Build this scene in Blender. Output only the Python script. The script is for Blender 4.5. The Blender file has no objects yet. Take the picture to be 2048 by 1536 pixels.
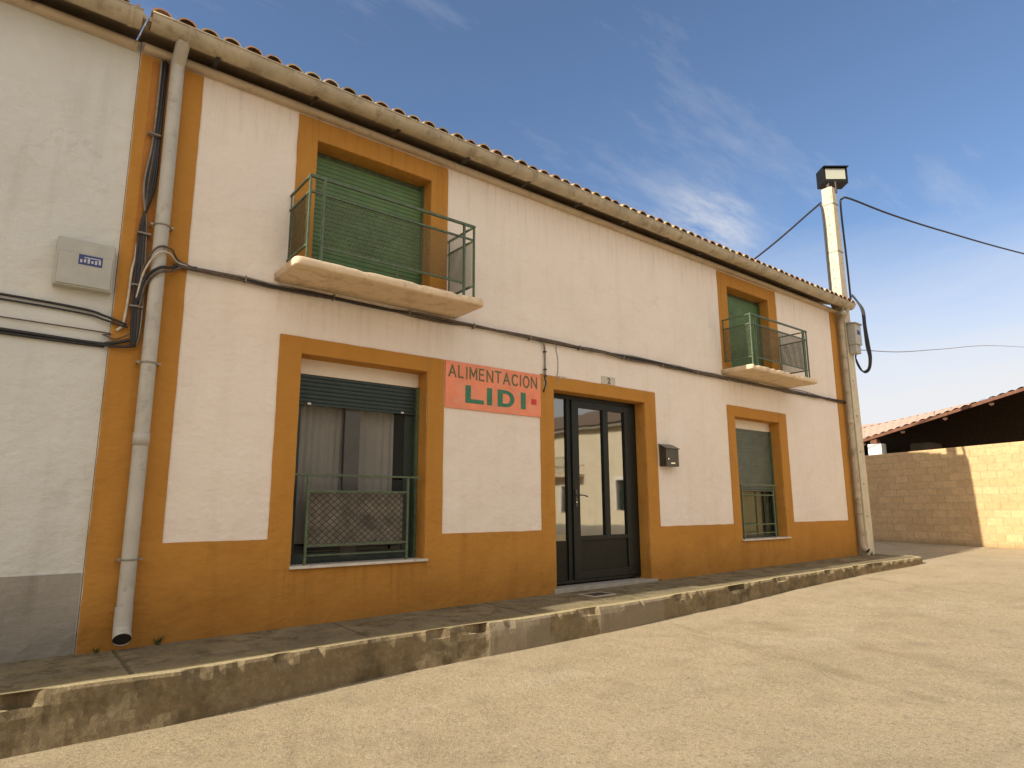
import bpy, bmesh, math, random
from mathutils import Vector, Matrix, noise
random.seed(7)
C = bpy.context.scene.collection
R = math.radians

# ------------------------------------------------------------------ materials
def mat(name): 
    m = bpy.data.materials.new(name); m.use_nodes = True
    nt = m.node_tree; nt.nodes.clear()
    out = nt.nodes.new('ShaderNodeOutputMaterial')
    b = nt.nodes.new('ShaderNodeBsdfPrincipled')
    nt.links.new(b.outputs[0], out.inputs[0])
    return m, nt, b, out
class G:
    def __init__(s, nt): s.nt = nt
    def n(s, t, **k):
        nd = s.nt.nodes.new(t)
        for a, v in k.items():
            if a.startswith('i_'):
                key = a[2:]; key = int(key) if key.isdigit() else key
                nd.inputs[key].default_value = v
            else: setattr(nd, a, v)
        return nd
    def l(s, a, b): s.nt.links.new(a, b)
    def pos(s): return s.n('ShaderNodeNewGeometry').outputs['Position']
    def xyz(s, v):
        nd = s.n('ShaderNodeSeparateXYZ'); s.l(v, nd.inputs[0]); return nd.outputs
    def noise(s, scale, detail=4, rough=.55, vec=None, stretch=None):
        v = vec or s.pos()
        if stretch:
            mp = s.n('ShaderNodeMapping'); mp.inputs['Scale'].default_value = stretch
            s.l(v, mp.inputs[0]); v = mp.outputs[0]
        nd = s.n('ShaderNodeTexNoise'); nd.inputs['Scale'].default_value = scale
        nd.inputs['Detail'].default_value = detail; nd.inputs['Roughness'].default_value = rough
        s.l(v, nd.inputs['Vector']); return nd.outputs['Fac']
    def ramp(s, f, p0, p1, c0=(0,0,0,1), c1=(1,1,1,1)):
        if p0 < 0 or p1 > 1:      # ramp stops only live in 0..1, so remap
            f = s.m('DIVIDE', s.m('SUBTRACT', f, p0), p1-p0); p0, p1 = 0, 1
        nd = s.n('ShaderNodeValToRGB'); e = nd.color_ramp.elements
        e[0].position = p0; e[0].color = c0; e[1].position = p1; e[1].color = c1
        s.l(f, nd.inputs[0]); return nd.outputs[0]
    def mix(s, f, a, b, blend='MIX'):
        nd = s.n('ShaderNodeMix', data_type='RGBA', blend_type=blend)
        for sock, v in ((nd.inputs[0], f), (nd.inputs[6], a), (nd.inputs[7], b)):
            if isinstance(v, (int, float)): sock.default_value = v
            elif isinstance(v, (tuple, list)): sock.default_value = (*v[:3], 1)
            else: s.l(v, sock)
        return nd.outputs[2]
    def m(s, op, a, b=None, c=None):
        nd = s.n('ShaderNodeMath', operation=op)
        for i, v in enumerate((a, b, c)):
            if v is None: continue
            if isinstance(v, (int, float)): nd.inputs[i].default_value = v
            else: s.l(v, nd.inputs[i])
        return nd.outputs[0]
    def bump(s, h, dist, strength=1.0, b=None):
        nd = s.n('ShaderNodeBump'); nd.inputs['Distance'].default_value = dist
        nd.inputs['Strength'].default_value = strength
        s.l(h, nd.inputs['Height'])
        s.l(nd.outputs[0], b.inputs['Normal']); return nd

def simple(name, col, rough=.7, var=.12, scale=6, bump=.0, bscale=60, metal=0, detail=5, stretch=None, dirt=None, spec=.5):
    m, nt, b, out = mat(name); g = G(nt)
    f = g.ramp(g.noise(scale, detail, .6, stretch=stretch), .3, .7)
    lo = tuple(c*(1-var) for c in col); hi = tuple(min(1, c*(1+var)) for c in col)
    c = g.mix(f, lo, hi)
    if dirt:
        d = g.ramp(g.noise(dirt[1], 6, .65), dirt[2], dirt[2]+.12)
        c = g.mix(g.m('MULTIPLY', d, dirt[3]), c, dirt[0])
    g.l(c, b.inputs['Base Color'])
    b.inputs['Roughness'].default_value = rough; b.inputs['Metallic'].default_value = metal
    b.inputs['Specular IOR Level'].default_value = spec
    if bump: g.bump(g.noise(bscale, 4, .6), bump, 1, b)
    return m

def plaster(name, col, col2, streak, mottled=.5):
    """painted render: trowel waves, fine grain, faint stains and rain streaks"""
    m, nt, b, out = mat(name); g = G(nt)
    f = g.ramp(g.noise(.9, 5, .6), .3, .72)
    c = g.mix(f, col, col2)
    st = g.ramp(g.noise(1.6, 6, .62, stretch=(3.2, 3.2, .35)), .52, .8)
    c = g.mix(g.m('MULTIPLY', st, .30*mottled*2), c, streak)
    sp = g.ramp(g.noise(9, 6, .7), .64, .74)
    c = g.mix(g.m('MULTIPLY', sp, .22*mottled*2), c, streak)
    X_, Y_, z = g.xyz(g.pos())
    drip = g.ramp(g.noise(7, 5, .6, stretch=(2.2, 1, .16)), .50, .66)
    tot = None
    for (a, b_, z0, z1) in ((2.3, 3.95, -.05, .53), (10.2, 11.86, 0, .53), (2.0, 4.35, 2.85, 3.5), (9.9, 12.3, 2.85, 3.5), (1.2, 14.3, 4.7, 5.5)):
        k = g.m('MULTIPLY', g.m('MULTIPLY', g.m('GREATER_THAN', X_, a), g.m('LESS_THAN', X_, b_)), g.m('MULTIPLY', g.m('LESS_THAN', z, z1), g.ramp(g.m('DIVIDE', g.m('SUBTRACT', z, z0), z1-z0), .0, 1.0)))
        tot = k if tot is None else g.m('MAXIMUM', tot, k)
    c = g.mix(g.m('MULTIPLY', g.m('MULTIPLY', drip, tot), .38), c, tuple(x*.75 for x in streak))
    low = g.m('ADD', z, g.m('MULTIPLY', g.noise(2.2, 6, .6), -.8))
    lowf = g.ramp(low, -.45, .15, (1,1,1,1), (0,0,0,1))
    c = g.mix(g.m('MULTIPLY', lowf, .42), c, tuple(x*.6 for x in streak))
    g.l(c, b.inputs['Base Color']); b.inputs['Roughness'].default_value = .9
    b.inputs['Specular IOR Level'].default_value = .2
    vo = g.n('ShaderNodeTexVoronoi', feature='DISTANCE_TO_EDGE'); vo.inputs['Scale'].default_value = .55
    wv = g.n('ShaderNodeVectorMath', operation='ADD'); sc_ = g.n('ShaderNodeVectorMath', operation='SCALE'); nn = g.n('ShaderNodeTexNoise')
    nn.inputs['Scale'].default_value = 2.2; nn.inputs['Detail'].default_value = 6; g.l(g.pos(), nn.inputs['Vector'])
    g.l(nn.outputs['Color'], sc_.inputs[0]); sc_.inputs['Scale'].default_value = .9; g.l(g.pos(), wv.inputs[0]); g.l(sc_.outputs[0], wv.inputs[1]); g.l(wv.outputs[0], vo.inputs['Vector'])
    crack = g.m('MULTIPLY', g.ramp(vo.outputs['Distance'], .0015, .006, (1,1,1,1), (0,0,0,1)), g.ramp(g.noise(.8, 3, .5), .5, .6))
    c = g.mix(g.m('MULTIPLY', crack, .16), c, tuple(v*.6 for v in streak))
    sm = g.ramp(g.noise(5.5, 3, .5), .62, .70)
    c = g.mix(g.m('MULTIPLY', sm, .10), c, tuple(min(1, v*1.25) for v in col))
    g.l(c, b.inputs['Base Color'])
    h = g.m('ADD', g.m('MULTIPLY', g.noise(2.6, 3, .5), 1.0), g.m('ADD', g.m('MULTIPLY', g.noise(11, 4, .6, stretch=(1, 1, 1.8)), .16), g.m('MULTIPLY', g.noise(85, 4, .7), .07)))
    g.bump(h, .055, .9, b)
    return m

M = {}
M['cream'] = plaster('cream_plaster', (.86, .765, .675), (.80, .705, .605), (.60, .52, .43), .5)
M['orange'] = plaster('ochre_paint', (.51, .243, .050), (.445, .205, .040), (.30, .135, .03), .8)
M['orange_dark'] = plaster('ochre_paint_dark', (.44, .185, .045), (.36, .145, .035), (.22, .09, .03), .9)
M['white_wall'] = plaster('cool_white_plaster', (.68, .675, .62), (.61, .60, .55), (.44, .42, .36), .7)
M['white_wall_b'] = plaster('warm_white_plaster', (.80, .70, .53), (.74, .64, .47), (.5, .42, .3), .7)
M['socle'] = plaster('grey_cement_render', (.36, .33, .28), (.30, .27, .23), (.2, .18, .14), .9)
M['green'] = simple('green_enamel', (.080, .115, .060), .42, .35, 25, .0006, 90, dirt=((.13, .10, .045), 22, .60, .55))
M['green_shutter'] = simple('green_roller_shutter', (.095, .175, .060), .55, .22, 3, 0, dirt=((.12, .13, .07), 5, .55, .5))
M['dark_green'] = simple('dark_green_aluminium', (.018, .032, .026), .38, .25, 8, .0003, 120)
M['grey_green'] = simple('grey_green_slats', (.105, .125, .095), .5, .2, 4)
M['black_metal'] = simple('black_green_steel', (.011, .013, .010), .42, .3, 14, .0005, 60, spec=.3)
M['door_panel'] = simple('dark_steel_panel', (.017, .016, .010), .5, .3, 5, .0006, 40, spec=.25)
M['pvc'] = simple('grey_pvc_pipe', (.46, .43, .37), .5, .1, 5, .0003, 50, dirt=((.25, .2, .14), 7, .55, .45))
M['pvc_old'] = simple('weathered_grey_pvc', (.44, .37, .26), .6, .16, 4, .0005, 50, dirt=((.20, .15, .08), 5, .52, .6))
M['steel'] = simple('galvanised_steel', (.30, .27, .22), .5, .25, 18, .0004, 80, metal=.4)
M['concrete_pole'] = simple('pale_cast_concrete', (.60, .53, .39), .85, .12, 4, .002, 40, dirt=((.34, .29, .2), 5, .56, .5))
M['slab'] = simple('painted_balcony_slab', (.72, .56, .38), .85, .08, 3, .002, 30, dirt=((.45, .32, .18), 6, .50, .6))
M['slab_edge'] = simple('ochre_worn_slab_top', (.52, .36, .14), .85, .25, 12, .003, 30)
M['marble'] = simple('pale_marble_sill', (.62, .57, .49), .45, .12, 9, .0006, 60, dirt=((.34, .28, .2), 12, .56, .5))
M['shutter_box'] = simple('white_shutter_box', (.78, .68, .55), .7, .05, 5)
M['cable'] = simple('black_rubber_cable', (.018, .016, .018), .55, .4, 30)
M['cable_brown'] = simple('sun_faded_cable', (.105, .075, .055), .65, .45, 20)
M['cable_grey'] = simple('grey_cable', (.22, .19, .15), .65, .3, 20)
M['cable_white'] = simple('white_cable', (.55, .48, .38), .6, .2, 20)
M['cement'] = simple('rough_cement', (.50, .42, .30), .95, .25, 20, .006, 40)
M['cap'] = simple('black_painted_mailbox', (.045, .042, .032), .30, .3, 12, .0008, 60)
M['lamp_black'] = simple('matt_black_lamp', (.008, .008, .008), .6, .2, 12, spec=.25)
M['chrome'] = simple('chrome', (.7, .68, .62), .2, .05, 5, metal=1)
M['red_paint'] = simple('faded_red_paint', (.84, .27, .145), .7, .12, 4, .0015, 40, dirt=((.70, .36, .24), 6, .48, .45))
M['red_mark'] = simple('crimson_paint', (.62, .05, .045), .7, .1, 5)
M['letter_green'] = simple('green_sign_paint', (.05, .19, .105), .7, .2, 25)
M['letter_olive'] = simple('thin_olive_sign_paint', (.13, .13, .055), .7, .35, 30)
M['tile_plate'] = simple('glazed_number_tile', (.55, .49, .38), .35, .12, 10)
M['ink'] = simple('dark_ink', (.10, .085, .06), .6, .1, 10)
M['box_grey'] = simple('grey_polyester_box', (.43, .42, .37), .55, .08, 8, dirt=((.25, .2, .14), 9, .58, .4))
M['label_blue'] = simple('blue_label', (.035, .045, .16), .5, .25, 60)
M['label_white'] = simple('white_label_print', (.5, .5, .55), .5, .1, 20)
M['curtain'] = simple('grey_net_curtain', (.80, .76, .74), .9, .06, 5)
M['fabric'] = simple('beige_fabric', (.20, .175, .135), .95, .45, 7, dirt=((.30, .26, .2), 5, .5, .6))
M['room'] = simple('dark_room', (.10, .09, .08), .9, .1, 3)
M['wood'] = simple('dark_brown_timber', (.10, .045, .022), .8, .3, 12, .002, 30)
M['wood_red'] = simple('red_brown_timber', (.17, .065, .03), .75, .25, 12, .002, 30)
M['shed_back'] = simple('dark_brown_brick', (.11, .075, .05), .9, .3, 10)  # dark brown brick for the shed interior
M['whitewash'] = simple('whitewash', (.85, .82, .76), .9, .05, 5, .004, 20)
M['leaf'] = simple('weed_green', (.05, .085, .02), .7, .3, 30)
M['lamp_glass'] = simple('floodlight_glass', (.42, .42, .34), .12, .05, 4)
M['hill'] = simple('dry_hill', (.20, .12, .08), .95, .2, .05)
M['iron'] = simple('rusty_iron_lid', (.06, .045, .035), .6, .3, 30, .001, 80)
for k in ('curtain',): pass

def glass(name, refl, tint, wob=.0015, fk=1.0):
    m = bpy.data.materials.new(name); m.use_nodes = True; nt = m.node_tree; nt.nodes.clear(); g = G(nt)
    out = g.n('ShaderNodeOutputMaterial'); t = g.n('ShaderNodeBsdfTransparent'); t.inputs[0].default_value = (*tint, 1)
    gl = g.n('ShaderNodeBsdfGlossy'); gl.inputs['Roughness'].default_value = .03; gl.inputs[0].default_value = (.95, .93, .86, 1)
    bp = g.n('ShaderNodeBump'); bp.inputs['Distance'].default_value = wob; bp.inputs['Strength'].default_value = .6
    g.l(g.noise(1.7, 2, .4), bp.inputs['Height']); g.l(bp.outputs[0], gl.inputs['Normal'])
    fr = g.n('ShaderNodeFresnel'); fr.inputs[0].default_value = 1.5
    f = g.m('ADD', g.m('MULTIPLY', fr.outputs[0], fk), refl)
    bf = g.n('ShaderNodeNewGeometry').outputs['Backfacing']; f = g.m('MULTIPLY', f, g.m('SUBTRACT', 1.0, bf))
    mx = g.n('ShaderNodeMixShader'); g.l(g.m('MINIMUM', f, 1.0), mx.inputs[0])
    g.l(t.outputs[0], mx.inputs[1]); g.l(gl.outputs[0], mx.inputs[2]); g.l(mx.outputs[0], out.inputs[0])
    return m
M['glass_door'] = glass('door_glass', .24, (.35, .35, .33), .0022)
M['glass_win'] = glass('window_glass', .03, (.72, .72, .70), fk=.6)
M['glass_win2'] = glass('dusty_window_glass', .03, (.7, .74, .66), fk=.35)

def tile_mat(name, along='x'):
    m, nt, b, out = mat(name); g = G(nt)
    tc = g.n('ShaderNodeNewGeometry'); r = tc.outputs['Random Per Island']
    nd = g.n('ShaderNodeValToRGB'); e = nd.color_ramp.elements
    cols = [(0, (.52, .27, .15)), (.2, (.66, .48, .30)), (.4, (.46, .22, .13)), (.6, (.60, .46, .22)), (.78, (.72, .56, .40)), (1, (.34, .26, .14))]
    e[0].position = 0; e[0].color = (*cols[0][1], 1); e[1].position = 1; e[1].color = (*cols[-1][1], 1)
    for p, c in cols[1:-1]:
        x = e.new(p); x.color = (*c, 1)
    g.l(r, nd.inputs[0])
    c = g.mix(g.m('MULTIPLY', g.ramp(g.noise(14, 6, .7), .5, .66), .65), nd.outputs[0], (.30, .27, .10))
    c = g.mix(g.m('MULTIPLY', g.ramp(g.noise(30, 5, .7), .56, .66), .5), c, (.10, .08, .05))
    g.l(c, b.inputs['Base Color']); b.inputs['Roughness'].default_value = .9
    g.bump(g.noise(50, 5, .7), .004, 1, b)
    return m
M['tiles'] = tile_mat('old_clay_roof_tiles')

def road_mat():
    m, nt, b, out = mat('sunbaked_concrete_road'); g = G(nt)
    P = g.pos(); x, y, z = g.xyz(P)
    c = g.mix(g.ramp(g.noise(.7, 6, .6), .3, .7), (.385, .302, .182), (.465, .362, .225))
    c = g.mix(g.m('MULTIPLY', g.ramp(g.noise(2.4, 7, .62), .50, .66), .6), c, (.31, .24, .145))
    c = g.mix(g.m('MULTIPLY', g.ramp(g.noise(.55, 6, .6, stretch=(1, 2.2, 1)), .52, .66), .45), c, (.50, .41, .28))
    c = g.mix(g.m('MULTIPLY', g.ramp(g.noise(30, 5, .6), .52, .64), .6), c, (.22, .175, .115))
    c = g.mix(g.m('MULTIPLY', g.ramp(g.noise(80, 3, .6), .54, .66), .7), c, (.62, .53, .38))
    # spots
    vo = g.n('ShaderNodeTexVoronoi', feature='F1'); vo.inputs['Scale'].default_value = 2.1; g.l(P, vo.inputs['Vector'])
    sp = g.ramp(g.m('ADD', vo.outputs['Distance'], g.m('MULTIPLY', g.noise(28, 4), .12)), .085, .12, (1,1,1,1), (0,0,0,1))
    c = g.mix(g.m('MULTIPLY', sp, .55), c, (.17, .12, .075))
    # joints and cracks running from the kerb out across the street
    tot = None
    for (ax, ay, bx, by, w, amp) in CRACKS:
        dx, dy = bx-ax, by-ay; L = math.hypot(dx, dy); nx, ny = -dy/L, dx/L
        d = g.m('ADD', g.m('MULTIPLY', x, nx), g.m('MULTIPLY', y, ny))
        d = g.m('SUBTRACT', d, ax*nx+ay*ny)
        d = g.m('ADD', d, g.m('MULTIPLY', g.m('SUBTRACT', g.noise(1.3, 10, .8), .5), amp))
        t = g.m('ADD', g.m('MULTIPLY', x, dx/L), g.m('MULTIPLY', y, dy/L)); t = g.m('SUBTRACT', t, ax*dx/L+ay*dy/L)
        inside = g.m('MULTIPLY', g.m('GREATER_THAN', t, 0.0), g.m('LESS_THAN', t, L))
        soft = g.ramp(g.m('ABSOLUTE', d), w*.05, w*1.3, (1,1,1,1), (0,0,0,1))
        br = g.ramp(g.noise(3.1, 5, .7), .35, .6)
        k = g.m('MULTIPLY', g.m('MULTIPLY', soft, inside), br)
        tot = k if tot is None else g.m('MAXIMUM', tot, k)
    c = g.mix(g.m('MULTIPLY', tot, .5), c, (.24, .18, .10))
    g.l(c, b.inputs['Base Color']); b.inputs['Roughness'].default_value = .95
    b.inputs['Specular IOR Level'].default_value = .2
    h = g.m('ADD', g.m('MULTIPLY', g.noise(40, 7, .8), .5), g.m('SUBTRACT', g.m('MULTIPLY', g.noise(4, 5, .6), .8), g.m('MULTIPLY', tot, .12)))
    g.bump(h, .03, 1, b)
    return m
CRACKS = [(6.6, -1.35, 5.6, -4.6, .085, .22), (7.4, -1.9, 6.3, -5.6, .22, .45), (6.25, -1.9, 5.7, -4.2, .05, .3),
          (12.2, -1.2, 10.4, -6, .09, .3), (1.9, -1.6, .6, -5, .05, .3), (9.6, -1.2, 9.1, -2.6, .03, .2)]
M['road'] = road_mat()

def pavement_mat():
    m, nt, b, out = mat('worn_cement_pavement'); g = G(nt)
    x, y, z = g.xyz(g.pos())
    c = g.mix(g.ramp(g.noise(1.5, 6, .62), .40, .60), (.165, .130, .068), (.255, .205, .118))
    c = g.mix(g.m('MULTIPLY', g.ramp(g.noise(5, 6, .6), .47, .60), .7), c, (.085, .068, .030))
    c = g.mix(g.m('MULTIPLY', g.ramp(g.noise(22, 5, .62), .50, .60), .6), c, (.25, .215, .14))
    c = g.mix(g.m('MULTIPLY', g.ramp(g.noise(2.1, 5, .6, stretch=(.5, 1.6, 1)), .50, .58), .6), c, (.20, .165, .11))
    edge = g.ramp(g.m('ADD', y, g.m('MULTIPLY', g.noise(6, 5, .7), .25)), -1.0, -.62, (1,1,1,1), (0,0,0,1))
    c = g.mix(g.m('MULTIPLY', edge, .85), c, g.mix(g.noise(20, 7, .75), (.22, .17, .08), (.42, .335, .18)))
    jx = g.m('ABSOLUTE', g.m('SUBTRACT', g.m('FRACT', g.m('DIVIDE', g.m('ADD', x, g.m('MULTIPLY', g.noise(3, 4), .04)), 1.9)), .5))
    j = g.ramp(jx, .004, .010, (1,1,1,1), (0,0,0,1))
    c = g.mix(g.m('MULTIPLY', j, .6), c, (.08, .07, .04))
    g.l(c, b.inputs['Base Color']); b.inputs['Roughness'].default_value = .95
    b.inputs['Specular IOR Level'].default_value = .2
    h = g.m('SUBTRACT', g.m('ADD', g.noise(6, 6, .7), g.m('MULTIPLY', g.noise(70, 4, .7), .25)), g.m('MULTIPLY', j, .6))
    g.bump(h, .02, .9, b)
    return m
M['pavement'] = pavement_mat()

def kerb_mat():
    m, nt, b, out = mat('broken_cement_kerb'); g = G(nt)
    x, y, z = g.xyz(g.pos())
    c = g.mix(g.ramp(g.noise(5, 9, .8), .3, .7), (.175, .128, .068), (.27, .205, .118))
    c = g.mix(g.m('MULTIPLY', g.ramp(g.noise(16, 8, .8), .5, .62), .5), c, (.36, .29, .175))
    c = g.mix(g.m('MULTIPLY', g.ramp(g.noise(2.6, 7, .65), .50, .64), .75), c, (.09, .068, .033))
    # three smoother grey cement repairs
    for (a, e) in ((4.05, 4.85), (5.55, 6.75), (-.9, -.2)):
        xx = g.m('ADD', x, g.m('MULTIPLY', g.m('SUBTRACT', g.noise(4, 5, .7), .5), .5))
        k = g.m('MULTIPLY', g.m('GREATER_THAN', xx, a), g.m('LESS_THAN', xx, e))
        c = g.mix(g.m('MULTIPLY', k, .85), c, g.mix(g.noise(12, 5, .6), (.24, .19, .125), (.31, .25, .17)))
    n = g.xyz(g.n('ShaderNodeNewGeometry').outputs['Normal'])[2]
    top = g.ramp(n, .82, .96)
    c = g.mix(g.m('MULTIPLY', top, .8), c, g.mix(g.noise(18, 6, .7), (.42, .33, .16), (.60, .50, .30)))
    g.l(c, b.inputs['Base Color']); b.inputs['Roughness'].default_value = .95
    b.inputs['Specular IOR Level'].default_value = .2
    g.bump(g.noise(30, 7, .75), .016, 1, b)
    return m
M['kerb'] = kerb_mat()

def block_mat():
    m, nt, b, out = mat('tan_split_face_blocks'); g = G(nt)
    tc = g.n('ShaderNodeTexCoord'); mp = g.n('ShaderNodeMapping'); mp.inputs['Rotation'].default_value = (R(90), 0, 0)
    x, y, z = g.xyz(tc.outputs['Object'])
    cb = g.n('ShaderNodeCombineXYZ'); g.l(y, cb.inputs[0]); g.l(z, cb.inputs[1])
    br = g.n('ShaderNodeTexBrick'); g.l(cb.outputs[0], br.inputs[0])
    br.inputs['Scale'].default_value = 1; br.inputs['Brick Width'].default_value = .42; br.inputs['Row Height'].default_value = .2
    br.inputs['Mortar Size'].default_value = .008; br.inputs['Mortar Smooth'].default_value = .4
    br.inputs['Color1'].default_value = (.76, .51, .25, 1); br.inputs['Color2'].default_value = (.64, .415, .195, 1)
    br.inputs['Mortar'].default_value = (.72, .54, .31, 1)
    c = g.mix(g.m('MULTIPLY', g.ramp(g.noise(9, 7, .8), .45, .65), .5), br.outputs['Color'], (.40, .25, .115))
    c = g.mix(g.m('MULTIPLY', g.ramp(z, .0, .22, (1,1,1,1), (0,0,0,1)), .6), c, (.09, .08, .03))
    g.l(c, b.inputs['Base Color']); b.inputs['Roughness'].default_value = .95
    h = g.m('SUBTRACT', g.m('MULTIPLY', g.noise(24, 6, .75), .7), br.outputs['Fac'])
    g.bump(h, .02, 1, b)
    return m
M['blocks'] = block_mat()

# ------------------------------------------------------------------ mesh helpers
class MB:
    def __init__(s): s.bm = bmesh.new()
    def box(s, x0, x1, y0, y1, z0, z1, bevel=0, rot=None):
        vs = [s.bm.verts.new((x, y, z)) for x in (x0, x1) for y in (y0, y1) for z in (z0, z1)]
        f = [(0,1,3,2), (4,6,7,5), (0,4,5,1), (2,3,7,6), (0,2,6,4), (1,5,7,3)]
        fs = [s.bm.faces.new([vs[i] for i in q]) for q in f]
        if rot: bmesh.ops.rotate(s.bm, verts=vs, cent=Vector(rot[0]), matrix=Matrix.Rotation(rot[1], 3, rot[2]))
        if bevel:
            es = list({e for q in fs for e in q.edges})
            bmesh.ops.bevel(s.bm, geom=es, offset=bevel, segments=2, affect='EDGES', profile=.6)
        return s
    def cyl(s, p0, p1, r, n=14, r2=None, caps=True):
        return s.tube([p0, p1], r, n, r2=r2, caps=caps)
    def tube(s, pts, r, n=8, r2=None, caps=True):
        pts = [Vector(p) for p in pts]; rings = []
        up = None
        for i, p in enumerate(pts):
            d = (pts[min(i+1, len(pts)-1)] - pts[max(i-1, 0)]).normalized()
            if up is None:
                up = d.orthogonal().normalized()
            up = (up - d*up.dot(d)).normalized(); sd = d.cross(up)
            rr = r if r2 is None else r + (r2-r)*i/(len(pts)-1)
            rings.append([s.bm.verts.new(p + (up*math.cos(a) + sd*math.sin(a))*rr) for a in [2*math.pi*k/n for k in range(n)]])
        for a, b in zip(rings, rings[1:]):
            for k in range(n): 
                f = s.bm.faces.new((a[k], a[(k+1) % n], b[(k+1) % n], b[k])); f.smooth = True
        if caps: s.bm.faces.new(rings[0][::-1]); s.bm.faces.new(rings[-1])
        return s
    def prism(s, poly, d, extr):
        """poly: list of 3-D points, extruded by vector extr"""
        a = [s.bm.verts.new(p) for p in poly]; b = [s.bm.verts.new(Vector(p)+Vector(extr)) for p in poly]
        s.bm.faces.new(a[::-1]); s.bm.faces.new(b); n = len(a)
        for k in range(n): s.bm.faces.new((a[k], a[(k+1) % n], b[(k+1) % n], b[k]))
        return s
    def quad(s, *p):
        s.bm.faces.new([s.bm.verts.new(q) for q in p]); return s
    def grid(s, fn, us, vs, smooth=True):
        V = [[s.bm.verts.new(fn(u, v)) for v in vs] for u in us]
        for i in range(len(us)-1):
            for j in range(len(vs)-1):
                f = s.bm.faces.new((V[i][j], V[i+1][j], V[i+1][j+1], V[i][j+1])); f.smooth = smooth
        return s
    def split(s, name, m, parent):
        """every separate piece becomes an object of its own"""
        bmesh.ops.recalc_face_normals(s.bm, faces=s.bm.faces); s.bm.verts.ensure_lookup_table(); seen = set(); out = []
        for v in list(s.bm.verts):
            if v in seen: continue
            isl = []; st = [v]; seen.add(v)
            while st:
                q = st.pop(); isl.append(q)
                for e in q.link_edges:
                    w = e.other_vert(q)
                    if w not in seen: seen.add(w); st.append(w)
            nb_ = MB(); mp = {q: nb_.bm.verts.new(q.co) for q in isl}
            fs = {f for q in isl for f in q.link_faces}
            for f in fs:
                nf = nb_.bm.faces.new([mp[q] for q in f.verts]); nf.smooth = f.smooth
            out.append(nb_.build(name, m, parent))
        s.bm.free(); return out
    def build(s, name, m, parent=None, recalc=True, loc=None):
        if recalc: bmesh.ops.recalc_face_normals(s.bm, faces=s.bm.faces)
        me = bpy.data.meshes.new(name); s.bm.to_mesh(me); s.bm.free()
        me.materials.append(m)
        o = bpy.data.objects.new(name, me); C.objects.link(o)
        if parent: o.parent = parent; o.matrix_parent_inverse = Matrix.Translation(-root_loc(parent))
        return o
def root_loc(o):
    return Vector(o.location) if o.parent is None else Vector((0, 0, 0))
def tag(o, label, cat, group=None, kind=None):
    if label: o['label'] = label
    if cat: o['category'] = cat
    if group: o['group'] = group
    if kind: o['kind'] = kind
    return o
def thing(name, loc, label, cat, group=None):
    o = bpy.data.objects.new(name, None); C.objects.link(o); o.location = loc
    o.empty_display_size = .2
    return tag(o, label, cat, group)
def struct(o): o['kind'] = 'structure'; return o
# parented meshes hold world coordinates: only top-level empties are moved, so undo that shift once
def arange(a, b, st):
    n = max(1, int(round((b-a)/st))); return [a+(b-a)*i/n for i in range(n+1)]
def bez(pts, n=8):
    """Catmull-Rom through points"""
    P = [Vector(p) for p in pts]; P = [P[0]*2-P[1]] + P + [P[-1]*2-P[-2]]; out = []
    for i in range(1, len(P)-2):
        for k in range(n):
            t = k/n; a, b, c, d = P[i-1:i+3]
            out.append(.5*((2*b)+(c-a)*t+(2*a-5*b+4*c-d)*t*t+(-a+3*b-3*c+d)*t**3))
    out.append(P[-2]); return out

# ------------------------------------------------------------------ ground levels
def basez(x): return -.045 + .0088*max(-8, min(x, 15.5))
def roadz(x, y=0): return -.45 + .025*max(-14, min(x, 20.5))
KY = [(-16, -1.02), (0, -1.02), (1.2, -1.12), (2.9, -1.0), (4.5, -1.10), (6, -1.13), (8, -1.08), (10, -.98), (12.5, -.97), (14.6, -1.05)]
def kerby(x):
    for (a, ya), (b, yb) in zip(KY, KY[1:]):
        if a <= x <= b: return ya+(yb-ya)*(x-a)/(b-a)
    return KY[-1][1]

# the ground, one sheet to the horizon, and the concrete street laid on it
mb = MB()
gx = [-400, -120, -40, -14, 0, 10, 20.5, 40, 120, 400]; gy = [-400, -100, -40, -20, -8, 0, 8, 20, 40, 100, 400]
mb.grid(lambda x, y: (x, y, roadz(x, y)-.06), gx, gy)
mb_m = simple('dry_dusty_earth', (.34, .27, .17), .95, .2, .6, .02, 6)
struct(mb.build('ground', mb_m))
mb = MB()
def rfn(x, y):
    return (x, y, roadz(x, y) + .012*(noise.noise(Vector((x*.5, y*.5, 3)))))
mb.grid(rfn, arange(-14, 21.6, .4), arange(-22, 9, .4))
struct(mb.build('road', M['road']))

# pavement sheet in front of the houses, round the corner
path = []
x = -13.9
while x < 15.15: path.append((x, kerby(x), 0, -1)); x += .045
cx, cy, rr = 15.15, -.83, .22
for k in range(1, 9):
    a = -math.pi/2 + k*math.pi/2/9; path.append((cx+rr*math.cos(a), cy+rr*math.sin(a), math.cos(a), math.sin(a)))
y = cy
while y < 7.9: path.append((cx+rr, y, 1, 0)); y += .06
mb = MB()
rows = []
def pv(x, y): return (x, y, basez(x) - .028*min(1, abs(min(0, y))) + .006*noise.noise(Vector((x*1.5, y*1.5, 0))))
for (x, y, nx, ny) in path:
    ex, ey = x-nx*.13, y-ny*.13
    xin, yin = (x, .3) if nx == 0 else ((14.5, max(.3, y)) if nx == 1 else (14.9, .3))
    rows.append([pv(xin+(ex-xin)*t, yin+(ey-yin)*t) for t in (0, .17, .34, .5, .67, .84, 1)])
V = [[mb.bm.verts.new(p) for p in r] for r in rows]
for i in range(len(V)-1):
    for j in range(6):
        try:
            f = mb.bm.faces.new((V[i][j], V[i+1][j], V[i+1][j+1], V[i][j+1])); f.smooth = True
        except ValueError: pass
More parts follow.
